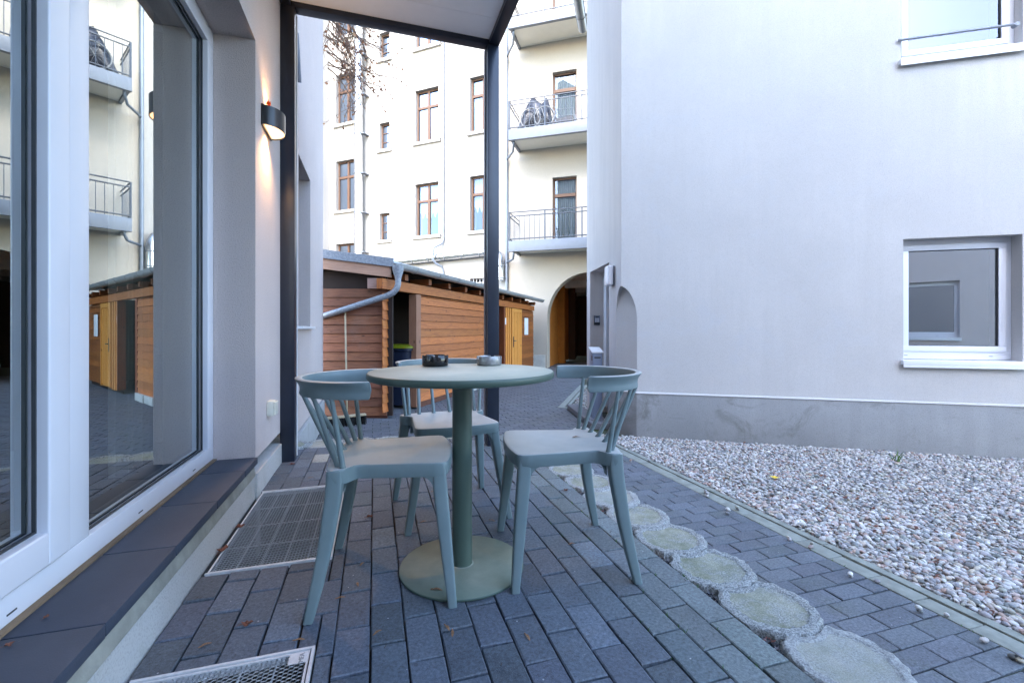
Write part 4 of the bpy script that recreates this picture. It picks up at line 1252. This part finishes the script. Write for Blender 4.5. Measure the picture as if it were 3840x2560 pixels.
s.tube([FL.P(.62, 3.44, .20), FL.P(.50, 3.435, .20), FL.P(.38, 3.40, .20), FL.P(.28, 3.32, .20), FL.P(.22, 3.20, .20), FL.P(.20, 3.05, .20), FL.P(.20, 2.50, .20)], .125, 20)
s.build('ventilation_duct', 'duct_metal', AB, smooth='auto')
for k in range(7):
    s = MB(); a = 4.9-k*.66; z = 3.44-.14*(a-.62)/4.68
    s.tube([FL.P(a, z, .20), FL.P(a-.025, z, .20)], .135, 20); s.build('duct_clamp', 'grey_paint_steel', AB, smooth='auto')
s = MB(); s.tube([FL.P(.20, 2.95, .20), FL.P(.20, 2.92, .20)], .137, 20); s.build('duct_clamp', 'grey_paint_steel', AB, smooth='auto')
s = MB(); s.tube([FL.P(.20, 2.56, .20), FL.P(.20, 2.53, .20)], .137, 20)
s.build('duct_clamp', 'grey_paint_steel', AB, smooth='auto')
s = MB(); FL.box(s, 4.10, 4.24, 11.05, 11.32, 0, .08); s.build('vent_box', 'white_metal', AB)
s = MB(); FL.box(s, 7.62, 8.2, LOW, TOP, .001, 3.2); s.build('side_wing', 'wall_facade', AB)

# gutter of the wing above the doorway
s = MB(); n = 12; rings = []
gd = Vector((.526, .850, 0)); gp = Vector((3.56, 7.28, 6.27)); gs_ = Vector((.85, -.526, 0))
for t in (0, -2.5):
    c = gp+gd*t
    rings.append([c+gs_*(.075*math.cos(math.pi*k/n))-Vector((0, 0, .085*math.sin(math.pi*k/n))) for k in range(n+1)])
s.loft(rings, closed=False); s.add(rings[0], [tuple(range(n+1))])
s.tube([gp+gd*0+gs_*.075, gp-gd*2.5+gs_*.075], .010, 6); s.tube([gp+gs_*-.075, gp-gd*2.5-gs_*.075], .010, 6)
for k in range(3):
    c = gp-gd*(.35+k*.7); s.tube([c+gs_*(.079*math.cos(math.pi*j/n))-Vector((0, 0, .089*math.sin(math.pi*j/n))) for j in range(n+1)], .007, 5)
s.build('eaves_gutter', 'steel_brushed', RH, smooth='auto')

# ------------------------------------------------------------------ wooden shed
SHO = (.167, 6.455)
SF = Plane(SHO, (.580, .815), (.815, -.580)); SD = Plane(SHO, (-.956, .294), (-.294, -.956))
SHD = empty('wooden_shed', (SHO[0], SHO[1], LOW), 'orange-brown clapboard bin shed with a zinc roof edge and gutter', 'shed')
def boards(PLN, a0, a1, z0, z1, h, tint_a, base=1.0, name='cladding', mat='wood_front', lean=.021, n0=0):
    mb = MB(); z = z0
    while z < z1-.01:
        zt = min(z+h, z1); k = base*(1+random.uniform(-tint_a, tint_a)*1.7); c = (k, k*random.uniform(.94, 1.04), k*random.uniform(.9, 1.05))
        dz = random.uniform(-.003, .003)
        o = [PLN.P(a0, z, n0), PLN.P(a1, z, n0), PLN.P(a1, z+dz*.3, n0+lean), PLN.P(a0, z+dz, n0+lean), PLN.P(a0, zt-.005, n0), PLN.P(a1, zt-.005, n0), PLN.P(a1, zt-.005, n0+.005), PLN.P(a0, zt-.005, n0+.006)]
        fs = [(0, 1, 2, 3), (3, 2, 6, 7), (4, 7, 6, 5), (0, 4, 5, 1), (0, 3, 7, 4), (1, 5, 6, 2)]
        r_ = random.random()*30; L_ = a1-a0
        uvs = []
        for f in fs: uvs.append([((0 if i in (0, 3, 4, 7) else L_)+r_, (0 if i in (0, 1, 2, 3) else h)+(.02 if i in (2, 3, 6, 7) else 0)+r_*2.3) for i in f])
        mb.add(o, fs, c, uvs); z += h
    return mb.build(name, mat, SHD)
boards(SF, .89, 3.61, -.235, 1.44, .127, .16)
boards(SF, -.115, .035, -.235, 1.40, .127, .12, .95)
boards(SF, 4.80, 4.98, -.235, 1.44, .127, .12, .8)
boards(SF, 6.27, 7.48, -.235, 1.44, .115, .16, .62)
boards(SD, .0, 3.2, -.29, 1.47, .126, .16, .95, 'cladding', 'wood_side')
s = MB(); SD.box(s, -.075, -.003, -.30, 1.44, -.05, .004, (1, 1, 1)); s.build('corner_batten', 'shed_dark', SHD)
# framing
s = MB(); SF.box(s, .735, .875, -.30, 1.44, -.10, .03, (.62, .50, .42)); s.build('door_post', 'wood_raw', SHD)
s = MB(); SF.box(s, 3.615, 3.72, -.28, 1.44, -.06, .02, (.55, .35, .3)); s.build('door_post', 'wood_front', SHD)
s = MB(); SF.box(s, 4.72, 4.795, -.25, 1.44, -.06, .06, (.4, .3, .3)); s.build('door_post', 'wood_front', SHD)
s = MB(); SF.box(s, -.17, 7.50, 1.452, 1.592, -.05, .04, (.92, .92, .92)); s.build('wall_plate', 'wood_front', SHD)
s = MB(); SD.box(s, .10, .24, 1.46, 1.60, -.4, .10, (.75, .8, .95)); s.build('beam_end', 'wood_raw', SHD)
for k in range(11):
    s = MB(); SF.box(s, .30+k*.70, .39+k*.70, 1.61, 1.70, -.24, .10, (.55, .5, .5)); s.build('rafter', 'wood_front', SHD)  # tint carries the dark shading under the gutter
s = MB()
for k in range(5): SF.box(s, 5.0+k*.078, 5.0+k*.078+.074, -.28, 1.44, 0, .016+(.014 if k % 2 else 0), jit((.95, .9, .85), .1))
s.build('batten', 'wood_door', SHD)
s = MB(); SF.box(s, 5.42, 6.25, -.26, 1.44, -.02, .012, (1, 1, 1))
for k in range(5): SF.box(s, 5.50+k*.142, 5.50+k*.142+.118, -.22, 1.33, .012, .022, jit((1, 1, 1), .06))
SF.box(s, 5.42, 5.49, -.26, 1.44, .012, .034, (1.05, 1, 1)); SF.box(s, 6.18, 6.25, -.26, 1.44, .012, .034, (1, 1, 1)); SF.box(s, 5.49, 6.18, 1.345, 1.44, .012, .034, (1, 1, 1))
sd_ = s.build('shed_door', 'wood_door', SHD)
s = MB(); SF.box(s, 5.51, 5.55, .45, .72, .034, .042); SF.box(s, 5.51, 5.66, .60, .62, .05, .07); s.build('door_handle', 'gasket', sd_)
s = MB()   # added liner, interior shade in its colour: back walls, floor strip and underside
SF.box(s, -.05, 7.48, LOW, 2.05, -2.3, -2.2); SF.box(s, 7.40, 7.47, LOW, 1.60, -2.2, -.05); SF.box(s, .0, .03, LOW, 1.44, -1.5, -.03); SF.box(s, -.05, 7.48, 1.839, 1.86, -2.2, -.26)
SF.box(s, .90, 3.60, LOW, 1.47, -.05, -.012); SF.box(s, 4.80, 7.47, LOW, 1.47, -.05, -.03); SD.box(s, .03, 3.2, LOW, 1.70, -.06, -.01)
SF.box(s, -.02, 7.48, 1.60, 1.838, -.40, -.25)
s.build('shade_lining', 'shed_dark', SHD)
s = MB(); SF.box(s, .89, 3.6, LOW, -.24, -.04, -.002, (.5, .35, .3)); SD.box(s, 0.0, 3.2, LOW, -.295, -.04, -.002, (.4, .3, .3)); s.build('base_gap_shade', 'wood_side', SHD)  # dark-tinted strip stands in for the shaded gap under the boards
for k in range(5):
    s = MB(); SF.box(s, 2.3+k*.27, 2.3+k*.27+.25, LOW, -.20, .0, .05+.01*(k % 2)); s.build('base_stone', 'concrete_pale', SHD, bevel=.008)
# roof with zinc verge and barge board
def sdr(a, z, n_): return SD.P(a, z, n_)
s = MB(); sl_ = .124
ra = [SD.P(-.12, 1.835, .12), SD.P(3.4, 1.835+3.52*sl_, .12)]
fr_end = SF.P(7.65, 1.80, .12)
bk = SF.P(7.65, 1.80+.30, -2.3)
rv = [ra[0], fr_end, bk, ra[1]]
s.add([v_ for v_ in rv]+[v_-Vector((0, 0, .03)) for v_ in rv], [(0, 1, 2, 3), (7, 6, 5, 4), (0, 4, 5, 1), (1, 5, 6, 2), (2, 6, 7, 3), (3, 7, 4, 0)])
s.build('roof', 'zinc', SHD)
def slopebox(mb, a0, a1, zt, zb, n0, n1, col=None):
    vs = []
    for a in (a0, a1):
        for n_ in (n0, n1):
            vs += [SD.P(a, zb+a*sl_, n_), SD.P(a, zt+a*sl_, n_)]
    mb.add(vs, [(0, 2, 3, 1), (4, 5, 7, 6), (0, 1, 5, 4), (2, 6, 7, 3), (1, 3, 7, 5), (0, 4, 6, 2)], col,
           [[(0, 0), (.03, 0), (.03, .12), (0, .12)], [(0, 0), (.03, 0), (.03, .12), (0, .12)], [(0, 0), (0, .12), (3, .12), (3, 0)], [(0, 0), (3, 0), (3, .12), (0, .12)], [(0, 0), (0, .03), (3, .03), (3, 0)], [(0, 0), (3, 0), (3, .03), (0, .03)]])
s = MB(); slopebox(s, -.125, 3.3, 1.885, 1.775, .12, .135); slopebox(s, -.125, 3.3, 1.777, 1.765, .12, .145); s.build('verge_flashing', 'zinc', SHD)
s = MB(); slopebox(s, .02, 3.2, 1.835, 1.45, -.10, -.062); s.build('shade_lining', 'shed_dark', SHD)  # added dark sheet that closes the bright gap under the barge
s = MB(); slopebox(s, -.08, 3.3, 1.764, 1.620, .07, .115, (1, 1, 1)); s.build('barge_board', 'wood_raw', SHD)
s = MB(); gn = .215; n = 12; zg = 1.783; rr = .072; rings = []
for a in (-.10, 7.75):
    rings.append([SF.P(a, zg-rr*math.sin(math.pi*k/n), gn+rr*math.cos(math.pi*k/n)) for k in range(n+1)])
s.loft(rings, closed=False)
s.add(rings[0], [tuple(range(n+1))]); s.add(rings[1], [tuple(range(n+1))])
s.tube([SF.P(-.10, zg, gn+rr), SF.P(7.75, zg, gn+rr)], .008, 6)
for k in range(11):
    a = .35+k*.70; s.tube([SF.P(a, zg-(rr+.004)*math.sin(math.pi*j/n), gn+(rr+.004)*math.cos(math.pi*j/n)) for j in range(n+1)], .005, 5)
s.build('gutter', 'gutter_zinc', SHD, smooth='auto')
s = MB()
fc = SF.P(-.06, 0, gn)
s.lathe([(.078, 1.765), (.074, 1.70), (.044, 1.60), (.042, 1.585)], (fc.x, fc.y, 0), 20)
s.tube([(fc.x, fc.y, 1.60), (fc.x, fc.y, 1.52), (fc.x-.015, fc.y+.005, 1.46), (fc.x-.06, fc.y+.02, 1.405), (fc.x-.14, fc.y+.05, 1.36), (fc.x-.55, fc.y+.22, 1.225), (fc.x-1.15, fc.y+.48, 1.03)], .041, 16)
s.build('gutter_downpipe', 'zinc', SHD, smooth='auto')
# paper notices
s = MB(); SF.box(s, 6.50, 6.86, .75, 1.22, .030, .036); pn = s.build('notice', 'paper', bevel=.002); tag(pn, 'curled white notice on the shed boards right of its door', 'notice')
s = MB(); SF.box(s, 4.86, 4.97, 1.02, 1.18, .024, .028); tag(s.build('notice', 'paper'), 'small white notice on the shed beside the dark opening', 'notice')
# things in and by the shed
def bin_(x, y, rz, label, lid):
    B = empty('wheelie_bin', (x, y, LOW), label, 'bin', rz=rz, local=True)
    s = MB(); s.loft([rrect(0, 0, .06, .42, .44, 20, 5), rrect(0, 0, .50, .47, .50, 20, 5), rrect(0, 0, .90, .52, .56, 20, 5), rrect(0, 0, .905, .56, .60, 20, 5), rrect(0, 0, .94, .56, .60, 20, 5)]); s.build('body', 'bin_blue', B, local=True, smooth='auto')
    s = MB(); s.loft([rrect(0, 0, .941, .58, .62, 20, 5), rrect(0, 0, .965, .58, .62, 20, 5), rrect(0, .01, .985, .50, .54, 20, 5), rrect(0, .01, .998, .3, .34, 20, 5)]); s.build('lid', lid, B, local=True, smooth='auto')
    for sx in (-1, 1):
        s = MB(); s.tube([(sx*.20, .27, .10), (sx*.25, .27, .10)], .10, 20); s.build('wheel', 'black_plastic', B, local=True, smooth='auto')
    s = MB(); s.tube([(-.22, .32, .95), (.22, .32, .95)], .014, 8); s.build('handle', lid, B, local=True)
    return B
bin_(.40, 7.36, R(-25), 'dark wheelie bin with a lime yellow lid inside the shed opening', 'lime_plastic_shaded')
b2 = bin_(2.22, 10.12, R(-25), 'dark wheelie bin seen through the second shed opening', 'bin_blue')
BR = empty('broom', (-.33, 6.10, LOW), 'wide black-bristled broom leaning on the shed side', 'broom')
bd = Vector((.961, .277, 0)); bc = Vector((-.33, 6.10, LOW))
s = MB(); s.frame(bc-bd*.24+Vector((0, -.04, .11)), bd*.48, Vector((-.277, .961, 0))*.075, Vector((0, 0, .025))); s.build('head', 'broom_wood', BR, bevel=.005)
s = MB(); 
for k in range(260):
    a = random.uniform(-.24, .24); b = random.uniform(.0, .075)
    p = bc+bd*a+Vector((-.277, .961, 0))*b+Vector((0, -.04, .112)); q = p+Vector((random.uniform(-.01, .01), random.uniform(-.035, .015), -.112))
    s.tube([p, q], [.006, .003], 4)
s.build('bristles', 'broom_bristle', BR)
s = MB(); s.tube([bc+Vector((-.005, -.01, .12)), (-.385, 6.585, 1.13)], .012, 10); s.build('broom_handle', 'broom_wood', BR, smooth=True)

# covered bicycles on the balcony
zb = 3.34+STO+.20
CB = empty('covered_bicycle', tuple(FR.P(1.0, zb, .7)), 'bicycle under a black tarp on the middle balcony', 'bicycle')
s = MB(); rings = []
for i in range(15):
    t = i/14; a = .52+t*1.02; h = .93*min(1, (.12+t*2.6))*min(1, (1.06-t)*6)**.5*(1-.07*math.sin(t*11)); wd = .20+.05*math.sin(t*7)
    ring_ = []
    for k in range(14):
        th = math.pi*k/13; rr_ = 1+.10*math.sin(5*th+i)+random.uniform(-.05, .05)
        ring_.append(FR.P(a, zb+.02+h*math.sin(th)**.6*rr_*.98 if 0 < k < 13 else zb+.02, .70+wd*math.cos(th)*rr_))
    rings.append(ring_)
s.loft(rings); s.build('tarp', 'tarp', CB, smooth=True)
for a in (.98, 1.40):
    s = MB(); s.tube([FR.P(a+.30*math.cos(t/24*6.283), zb+.33+.30*math.sin(t/24*6.283), .98) for t in range(25)], .020, 8)
    for t in range(10): s.tube([FR.P(a, zb+.33, .98), FR.P(a+.29*math.cos(t*.628), zb+.33+.29*math.sin(t*.628), .98)], .003, 4)
    s.build('wheel', 'rubber_white', CB, smooth=True)
s = MB(); s.tube([FR.P(.98, zb+.33, .98), FR.P(1.15, zb+.60, .98), FR.P(1.22, zb+.33, .98), FR.P(1.40, zb+.33, .98), FR.P(1.30, zb+.66, .98), FR.P(1.15, zb+.60, .98)], .014, 8); s.build('frame', 'rubber_white', CB)
GC = empty('garden_chair', tuple(FR.P(1.85, zb, .75)), 'dark low garden chair beside the tarp-covered bicycle', 'chair')
s = MB(); s.add([FR.P(1.55, zb+.62, .9), FR.P(1.55, zb+.62, .5), FR.P(1.78, zb+.25, .5), FR.P(1.78, zb+.25, .9), FR.P(2.22, zb+.30, .5), FR.P(2.22, zb+.30, .9), FR.P(1.57, zb+.60, .9), FR.P(1.57, zb+.60, .5), FR.P(1.80, zb+.05, .5), FR.P(1.80, zb+.05, .9), FR.P(2.22, zb+.05, .5), FR.P(2.22, zb+.05, .9)],
      [(0, 1, 2, 3), (3, 2, 4, 5), (6, 9, 8, 7), (9, 11, 10, 8), (0, 3, 9, 6), (3, 5, 11, 9), (5, 4, 10, 11), (1, 7, 8, 2), (2, 8, 10, 4), (0, 6, 7, 1)]); s.build('seat', 'tarp', GC)
s = MB()
for nn in (.48, .92): s.tube([FR.P(1.60, zb+.70, nn), FR.P(1.75, zb+.52, nn), FR.P(2.25, zb+.50, nn), FR.P(2.30, zb+.02, nn)], .012, 6); s.tube([FR.P(1.75, zb+.52, nn), FR.P(1.66, zb+.02, nn)], .012, 6)
s.build('armrest', 'grey_paint_steel', GC)

# ------------------------------------------------------------------ creeper at the end of the left building
CR = empty('creeper', (-.66, 6.50, 6.5), 'brown leafless creeper trailing from the end of the left building', 'creeper')
s = MB(); tips = []
rnd = random.Random(11)
def vine(p, d, n_, r_):
    pts_ = [Vector(p)]; d = Vector(d).normalized()
    for i in range(n_):
        d = (d+Vector((rnd.uniform(-.5, .5), rnd.uniform(-.5, .5), rnd.uniform(-.55, .30)))*.55).normalized()
        pts_.append(pts_[-1]+d*.085)
        if i > 1: tips.append(pts_[-1].copy())
        if r_ > .0022 and rnd.random() < .33: vine(pts_[-1], d+Vector((rnd.uniform(-1, 1), rnd.uniform(-1, 1), rnd.uniform(-1, .6))), int(n_*.6), r_*.6)
    s.tube(pts_, [r_*(1-.45*i/n_) for i in range(n_+1)], 5)
for k in range(5): vine((-.60+rnd.uniform(-.1, .10), 6.45+rnd.uniform(0, .4), rnd.uniform(5.3, 6.3)), (.3, .3, -1), 12, .006)
for k in range(24): vine((-.62+rnd.uniform(-.1, .05), 6.45+rnd.uniform(0, .5), rnd.uniform(5.0, 6.3)), (.8, .35, rnd.uniform(-.9, .1)), 9, .009)
for k in range(9): vine((-.62, 6.5+rnd.uniform(0, .3), rnd.uniform(4.45, 5.1)), (.8, .25, rnd.uniform(-.6, -.1)), 9, .009)
s.build('stems', 'vine_wood', CR)
s = MB()
for p in tips:
    for q in range(2):
        if rnd.random() < .66: continue
        c = p+Vector((rnd.uniform(-.015, .015), rnd.uniform(-.015, .015), rnd.uniform(-.025, .005)))
        a = Vector((rnd.uniform(-1, 1), rnd.uniform(-1, 1), rnd.uniform(-1, 1))).normalized()*rnd.uniform(.018, .036); b = a.cross(Vector((rnd.uniform(-1, 1), rnd.uniform(-1, 1), rnd.uniform(-1, 1)))).normalized()*rnd.uniform(.010, .022)
        col = jit(rnd.choice([(.27, .12, .06), (.33, .17, .09), (.19, .08, .05), (.36, .21, .12)]), .2)
        s.add([c-a, c+b, c+a, c-b], [(0, 1, 2, 3)], col)
tag(s.build('foliage', 'dry_leaf', CR), kind='stuff')

# ------------------------------------------------------------------ fallen leaves and seeds
def leaf_mesh(kind, seed):
    rd = random.Random(seed); mb = MB()
    if kind == 'seed':      # maple key: seed with a wing
        L_ = .034; n = 8; top = []; bot = []
        for i in range(n+1):
            t = i/n; w_ = .0065*math.sin(math.pi*min(1, t*.85+.12))**.8; z = .002+.003*math.sin(t*4)
            top.append((t*L_, w_, z)); bot.append((t*L_, -w_*.6, z-.0005))
        vs = top+bot; mb.add(vs, [(i, n+1+i, n+2+i, i+1) for i in range(n)], (.24, .13, .065))
        ps = [(-.003+.006*math.cos(a*.785), .003*math.sin(a*.785), .003) for a in range(8)]
        mb.add(ps+[(0, 0, .006)], [(a, (a+1) % 8, 8) for a in range(8)], (.22, .11, .05))
    else:
        n = 14; ps = []
        for a in range(n):
            t = 2*math.pi*a/n; r_ = .016*(1+.45*math.sin(3*t+seed)*rd.uniform(.4, 1))*rd.uniform(.7, 1.15)
            ps.append((r_*math.cos(t)*1.3, r_*math.sin(t), .003+rd.uniform(0, .011)))
        mb.add(ps+[(0, 0, .001)], [(a, (a+1) % n, n) for a in range(n)], rd.choice([(.17, .06, .035), (.13, .045, .03), (.20, .09, .045)]))
        mb.tube([(0, 0, .002), (-.02, .006, .003), (-.035, .004, .002)], .0008, 4, col=(.25, .1, .06))
    return mb
seeds = [(.000, 1.38, 40, 'seed'), (.205, 1.36, -70, 'seed'), (.222, 1.33, -100, 'seed'), (.425, 1.25, -80, 'seed'), (-.055, 1.66, 95, 'seed'), (-.050, 1.80, 60, 'seed'), (.21, 2.12, 20, 'seed'), (.63, 1.86, 130, 'seed'), (.52, 2.05, -40, 'seed'), (-.12, 1.60, 10, 'seed'), (-.02, 2.25, 0, 'leaf'), (.30, 2.5, 10, 'seed'),
         (-.37, 1.54, 0, 'leaf'), (-.47, 1.47, 30, 'seed'), (-.22, 1.42, 0, 'seed'), (1.02, 2.30, 0, 'leaf'), (1.10, 2.05, 40, 'leaf'), (1.09, 1.30, 20, 'leaf'), (1.11, 1.15, 80, 'seed'), (1.12, 1.05, 20, 'leaf'), (-.38, 2.95, 20, 'seed'), (-.28, 3.05, 60, 'leaf'), (-.52, 3.28, 10, 'leaf'), (.78, 1.72, 10, 'seed')]
lm = {}
for i, (x, y, a, kind) in enumerate(seeds):
    key = (kind, i % 3)
    nm = 'maple_seed' if kind == 'seed' else 'dry_leaf'
    if key not in lm:
        o = leaf_mesh(kind, i+1).build(nm, 'dry_leaf', local=True, smooth=False); lm[key] = o.data
    else: o = bpy.data.objects.new(nm, lm[key]); COL.objects.link(o)
    o.location = (x, y, .002 if x < 1.085 else -.03); o.rotation_euler = (0, 0, R(a)); o.scale = (.8, .8, .8)
    if kind == 'seed': tag(o, 'dry brown winged maple seed lying on the terrace pavers', 'seed', 'maple seeds scattered on the terrace')
    else: tag(o, 'curled brown leaf lying on the terrace paving', 'leaf', 'dry leaves scattered on the terrace')
def special(kind, seed, loc, rz, label, sc=1):
    o = leaf_mesh(kind, seed).build('maple_seed' if kind == 'seed' else 'dry_leaf', 'dry_leaf', local=True); o.location = loc; o.rotation_euler = (0, 0, R(rz)); o.scale = (sc,)*3
    tag(o, label, 'seed' if kind == 'seed' else 'leaf'); return o
special('seed', 31, (.19, 1.545, .0105), -20, 'maple seed lying on the table base plate')
special('seed', 32, (.79, 1.70, .452), 10, 'maple seed lying on the right chair seat')
special('leaf', 33, (-.585, 2.30, .004), 10, 'reddish leaf wedged between grate and wall, farther one', .9)
special('leaf', 34, (-.588, 2.08, .004), 80, 'reddish leaf wedged between grate and wall, nearer one', 1.1)
special('leaf', 36, (-.745, 1.34, .218), 80, 'tiny brown leaf on the dark window sill slab', .32)
special('leaf', 37, (-.755, 1.245, .218), 30, 'brown seed husk on the nearest sill slab', .38)
s = MB(); rd0 = random.Random(21)
for k in range(150):
    x, y = (rd0.uniform(-.58, 1.08), rd0.uniform(.9, 3.6)) if k % 3 else (rd0.choice([-.111, -.012, .087, .186, .286, .385, .485, .584])+rd0.uniform(-.002, .002), rd0.uniform(.9, 3.4))
    if any(a-.02 < x < b+.02 and c-.02 < y < d+.02 for a, b, c, d in WELLS) or (x-TC[0])**2+(y-TC[1])**2 < .06: continue
    a = rd0.uniform(0, 3.14) if k % 3 else 1.57; l = rd0.uniform(.004, .016); p = Vector((x, y, .0022))
    s.tube([p, p+Vector((math.cos(a)*l, math.sin(a)*l, .0006))], [.0011, .0006], 4)
tag(s.build('litter', 'debris', origin=(0, 0, 0)), 'tiny twigs and crumbs scattered over the terrace pavers', 'litter', kind='stuff')
# leaves in the gravel
s = MB(); rd = random.Random(5)
for k in range(420):
    x = KX+.16+abs(rd.gauss(0, 1.1)); y = rd.uniform(1.0, 4.6)
    if not in_bed(x, y): continue
    n = 9; c = Vector((x, y, LOW+.012+rd.random()*.006)); r_ = rd.uniform(.007, .018); tilt = rd.uniform(-.5, .5)
    ps = [c+Vector((r_*math.cos(6.283*a/n)*rd.uniform(.6, 1.2), r_*math.sin(6.283*a/n)*rd.uniform(.5, 1), r_*tilt*math.cos(6.283*a/n)+rd.uniform(0, .006))) for a in range(n)]
    s.add(ps+[c], [(a, (a+1) % n, n) for a in range(n)], jit(rd.choice([(.17, .06, .035), (.22, .085, .04), (.12, .045, .03), (.27, .14, .07)]), .2))
tag(s.build('fallen_leaves', 'dry_leaf'), 'small reddish-brown leaves strewn over the pebbles', 'leaves', kind='stuff')
s = MB(); n = 8; c = Vector((3.11, 2.85, LOW+.03)); s.add([c+Vector((.035*math.cos(.785*a)*(1.2 if a % 2 else .7), .03*math.sin(.785*a)*(1.2 if a % 2 else .7), rd.uniform(0, .01))) for a in range(8)]+[c], [(a, (a+1) % 8, 8) for a in range(8)])
tag(s.build('yellow_leaf', 'yellow_leaf'), 'single bright yellow leaf on the pebbles', 'leaf')
GR = MB()
for k in range(9):
    a = rd.uniform(0, 6.28); b = Vector((4.62+rd.uniform(-.04, .04), 2.93+rd.uniform(-.04, .04), LOW)); d = Vector((math.cos(a)*.05, math.sin(a)*.05, 0)); h = rd.uniform(.06, .13)
    GR.tube([b, b+d*.4+Vector((0, 0, h*.6)), b+d+Vector((0, 0, h))], [.004, .003, .0006], 4)
tag(GR.build('grass_tuft', 'grass_green'), 'small green weed tuft growing in the pebbles', 'weed')
MG = MB()
for k in range(46):
    x = KX-.004+rd.uniform(-.004, .006) if rd.random() < .55 else KX+.101
    y = rd.uniform(.9, 4.4); b = Vector((x, y, LOW-.004))
    MG.tube([b, b+Vector((rd.uniform(-.008, .008), rd.uniform(-.008, .008), rd.uniform(.005, .014)))], [.0018, .0005], 4)
for k in range(70):
    x = rd.choice([.785, .884, .984, 1.083])+rd.uniform(-.003, .003); y = rd.uniform(.9, 3.2); b = Vector((x, y, -.008))
    for q in range(2): MG.tube([b, b+Vector((rd.uniform(-.009, .009), rd.uniform(-.009, .009), rd.uniform(.006, .015)))], [.0018, .0005], 4)
tag(MG.build('moss_tufts', 'grass_green'), 'tiny green moss tufts in the paving joints', 'moss', kind='stuff')

# grit chips in the strip beside the ring stones
GT = MB(); vs = []; fs = []; cols = []
for k in range(3600):
    if k < 3000: x, y = rd.uniform(PE+.002, 1.17), rd.uniform(.6, 3.3)
    else: x, y = rd.uniform(-.6, 1.0), rd.uniform(YF, YF+.06)
    r_ = rd.uniform(.0025, .006); c = Vector((x, y, -.034+rd.uniform(0, .008)-(.0 if x < 1.14 else .01)))
    M = Matrix.Rotation(rd.uniform(0, 6), 3, 'Z') @ Matrix.Rotation(rd.uniform(0, 6), 3, 'X')
    tet = [(1, 1, .6), (-1, -.8, .7), (-1, 1, -.9), (1, -1, -.7), (.2, .1, 1.2)]
    o = len(vs); vs += [tuple(c+M @ Vector(t_)*r_) for t_ in tet]; fs += [(o, o+1, o+4), (o+1, o+3, o+4), (o+3, o, o+4), (o, o+2, o+1), (o+1, o+2, o+3), (o, o+3, o+2)]
    cc = jit(rd.choice([(.06, .065, .075), (.10, .105, .12), (.04, .04, .05), (.2, .2, .21)]), .3); cols += [cc]*6
GT.v = vs; GT.f = fs; GT.c = cols; GT.uv = [None]*len(fs); GT.m = [0]*len(fs)
tag(GT.build('grit', 'pebble'), 'fine dark grit between the pavers and the round edging stones', 'grit', kind='stuff')

# ------------------------------------------------------------------ building behind the camera (seen only in reflections)
BB = empty('rear_building', (3.5, -6.5, LOW), 'pale lilac building behind the camera, mirrored in the lower right window', 'building')
BP = Plane((-.2, -6.2), (1, 0), (0, 1))
m = MB(); BP.wall(m, 0, 9, LOW, 4.6, .4, [(4.35, 5.55, .7, 2.1)], 0); m.build('wall', 'wall_lilac', BB)
pvc_window(4.35, 5.55, .70, 2.10, .12, BB, BP, 'glass_house')
s = MB(); BP.box(s, 4.0, 6.0, .4, 2.5, -1.0, -.9); s.build('room', 'room_dark', BB)
for o in list(bpy.data.objects):
    if '_o' in o: del o['_o']
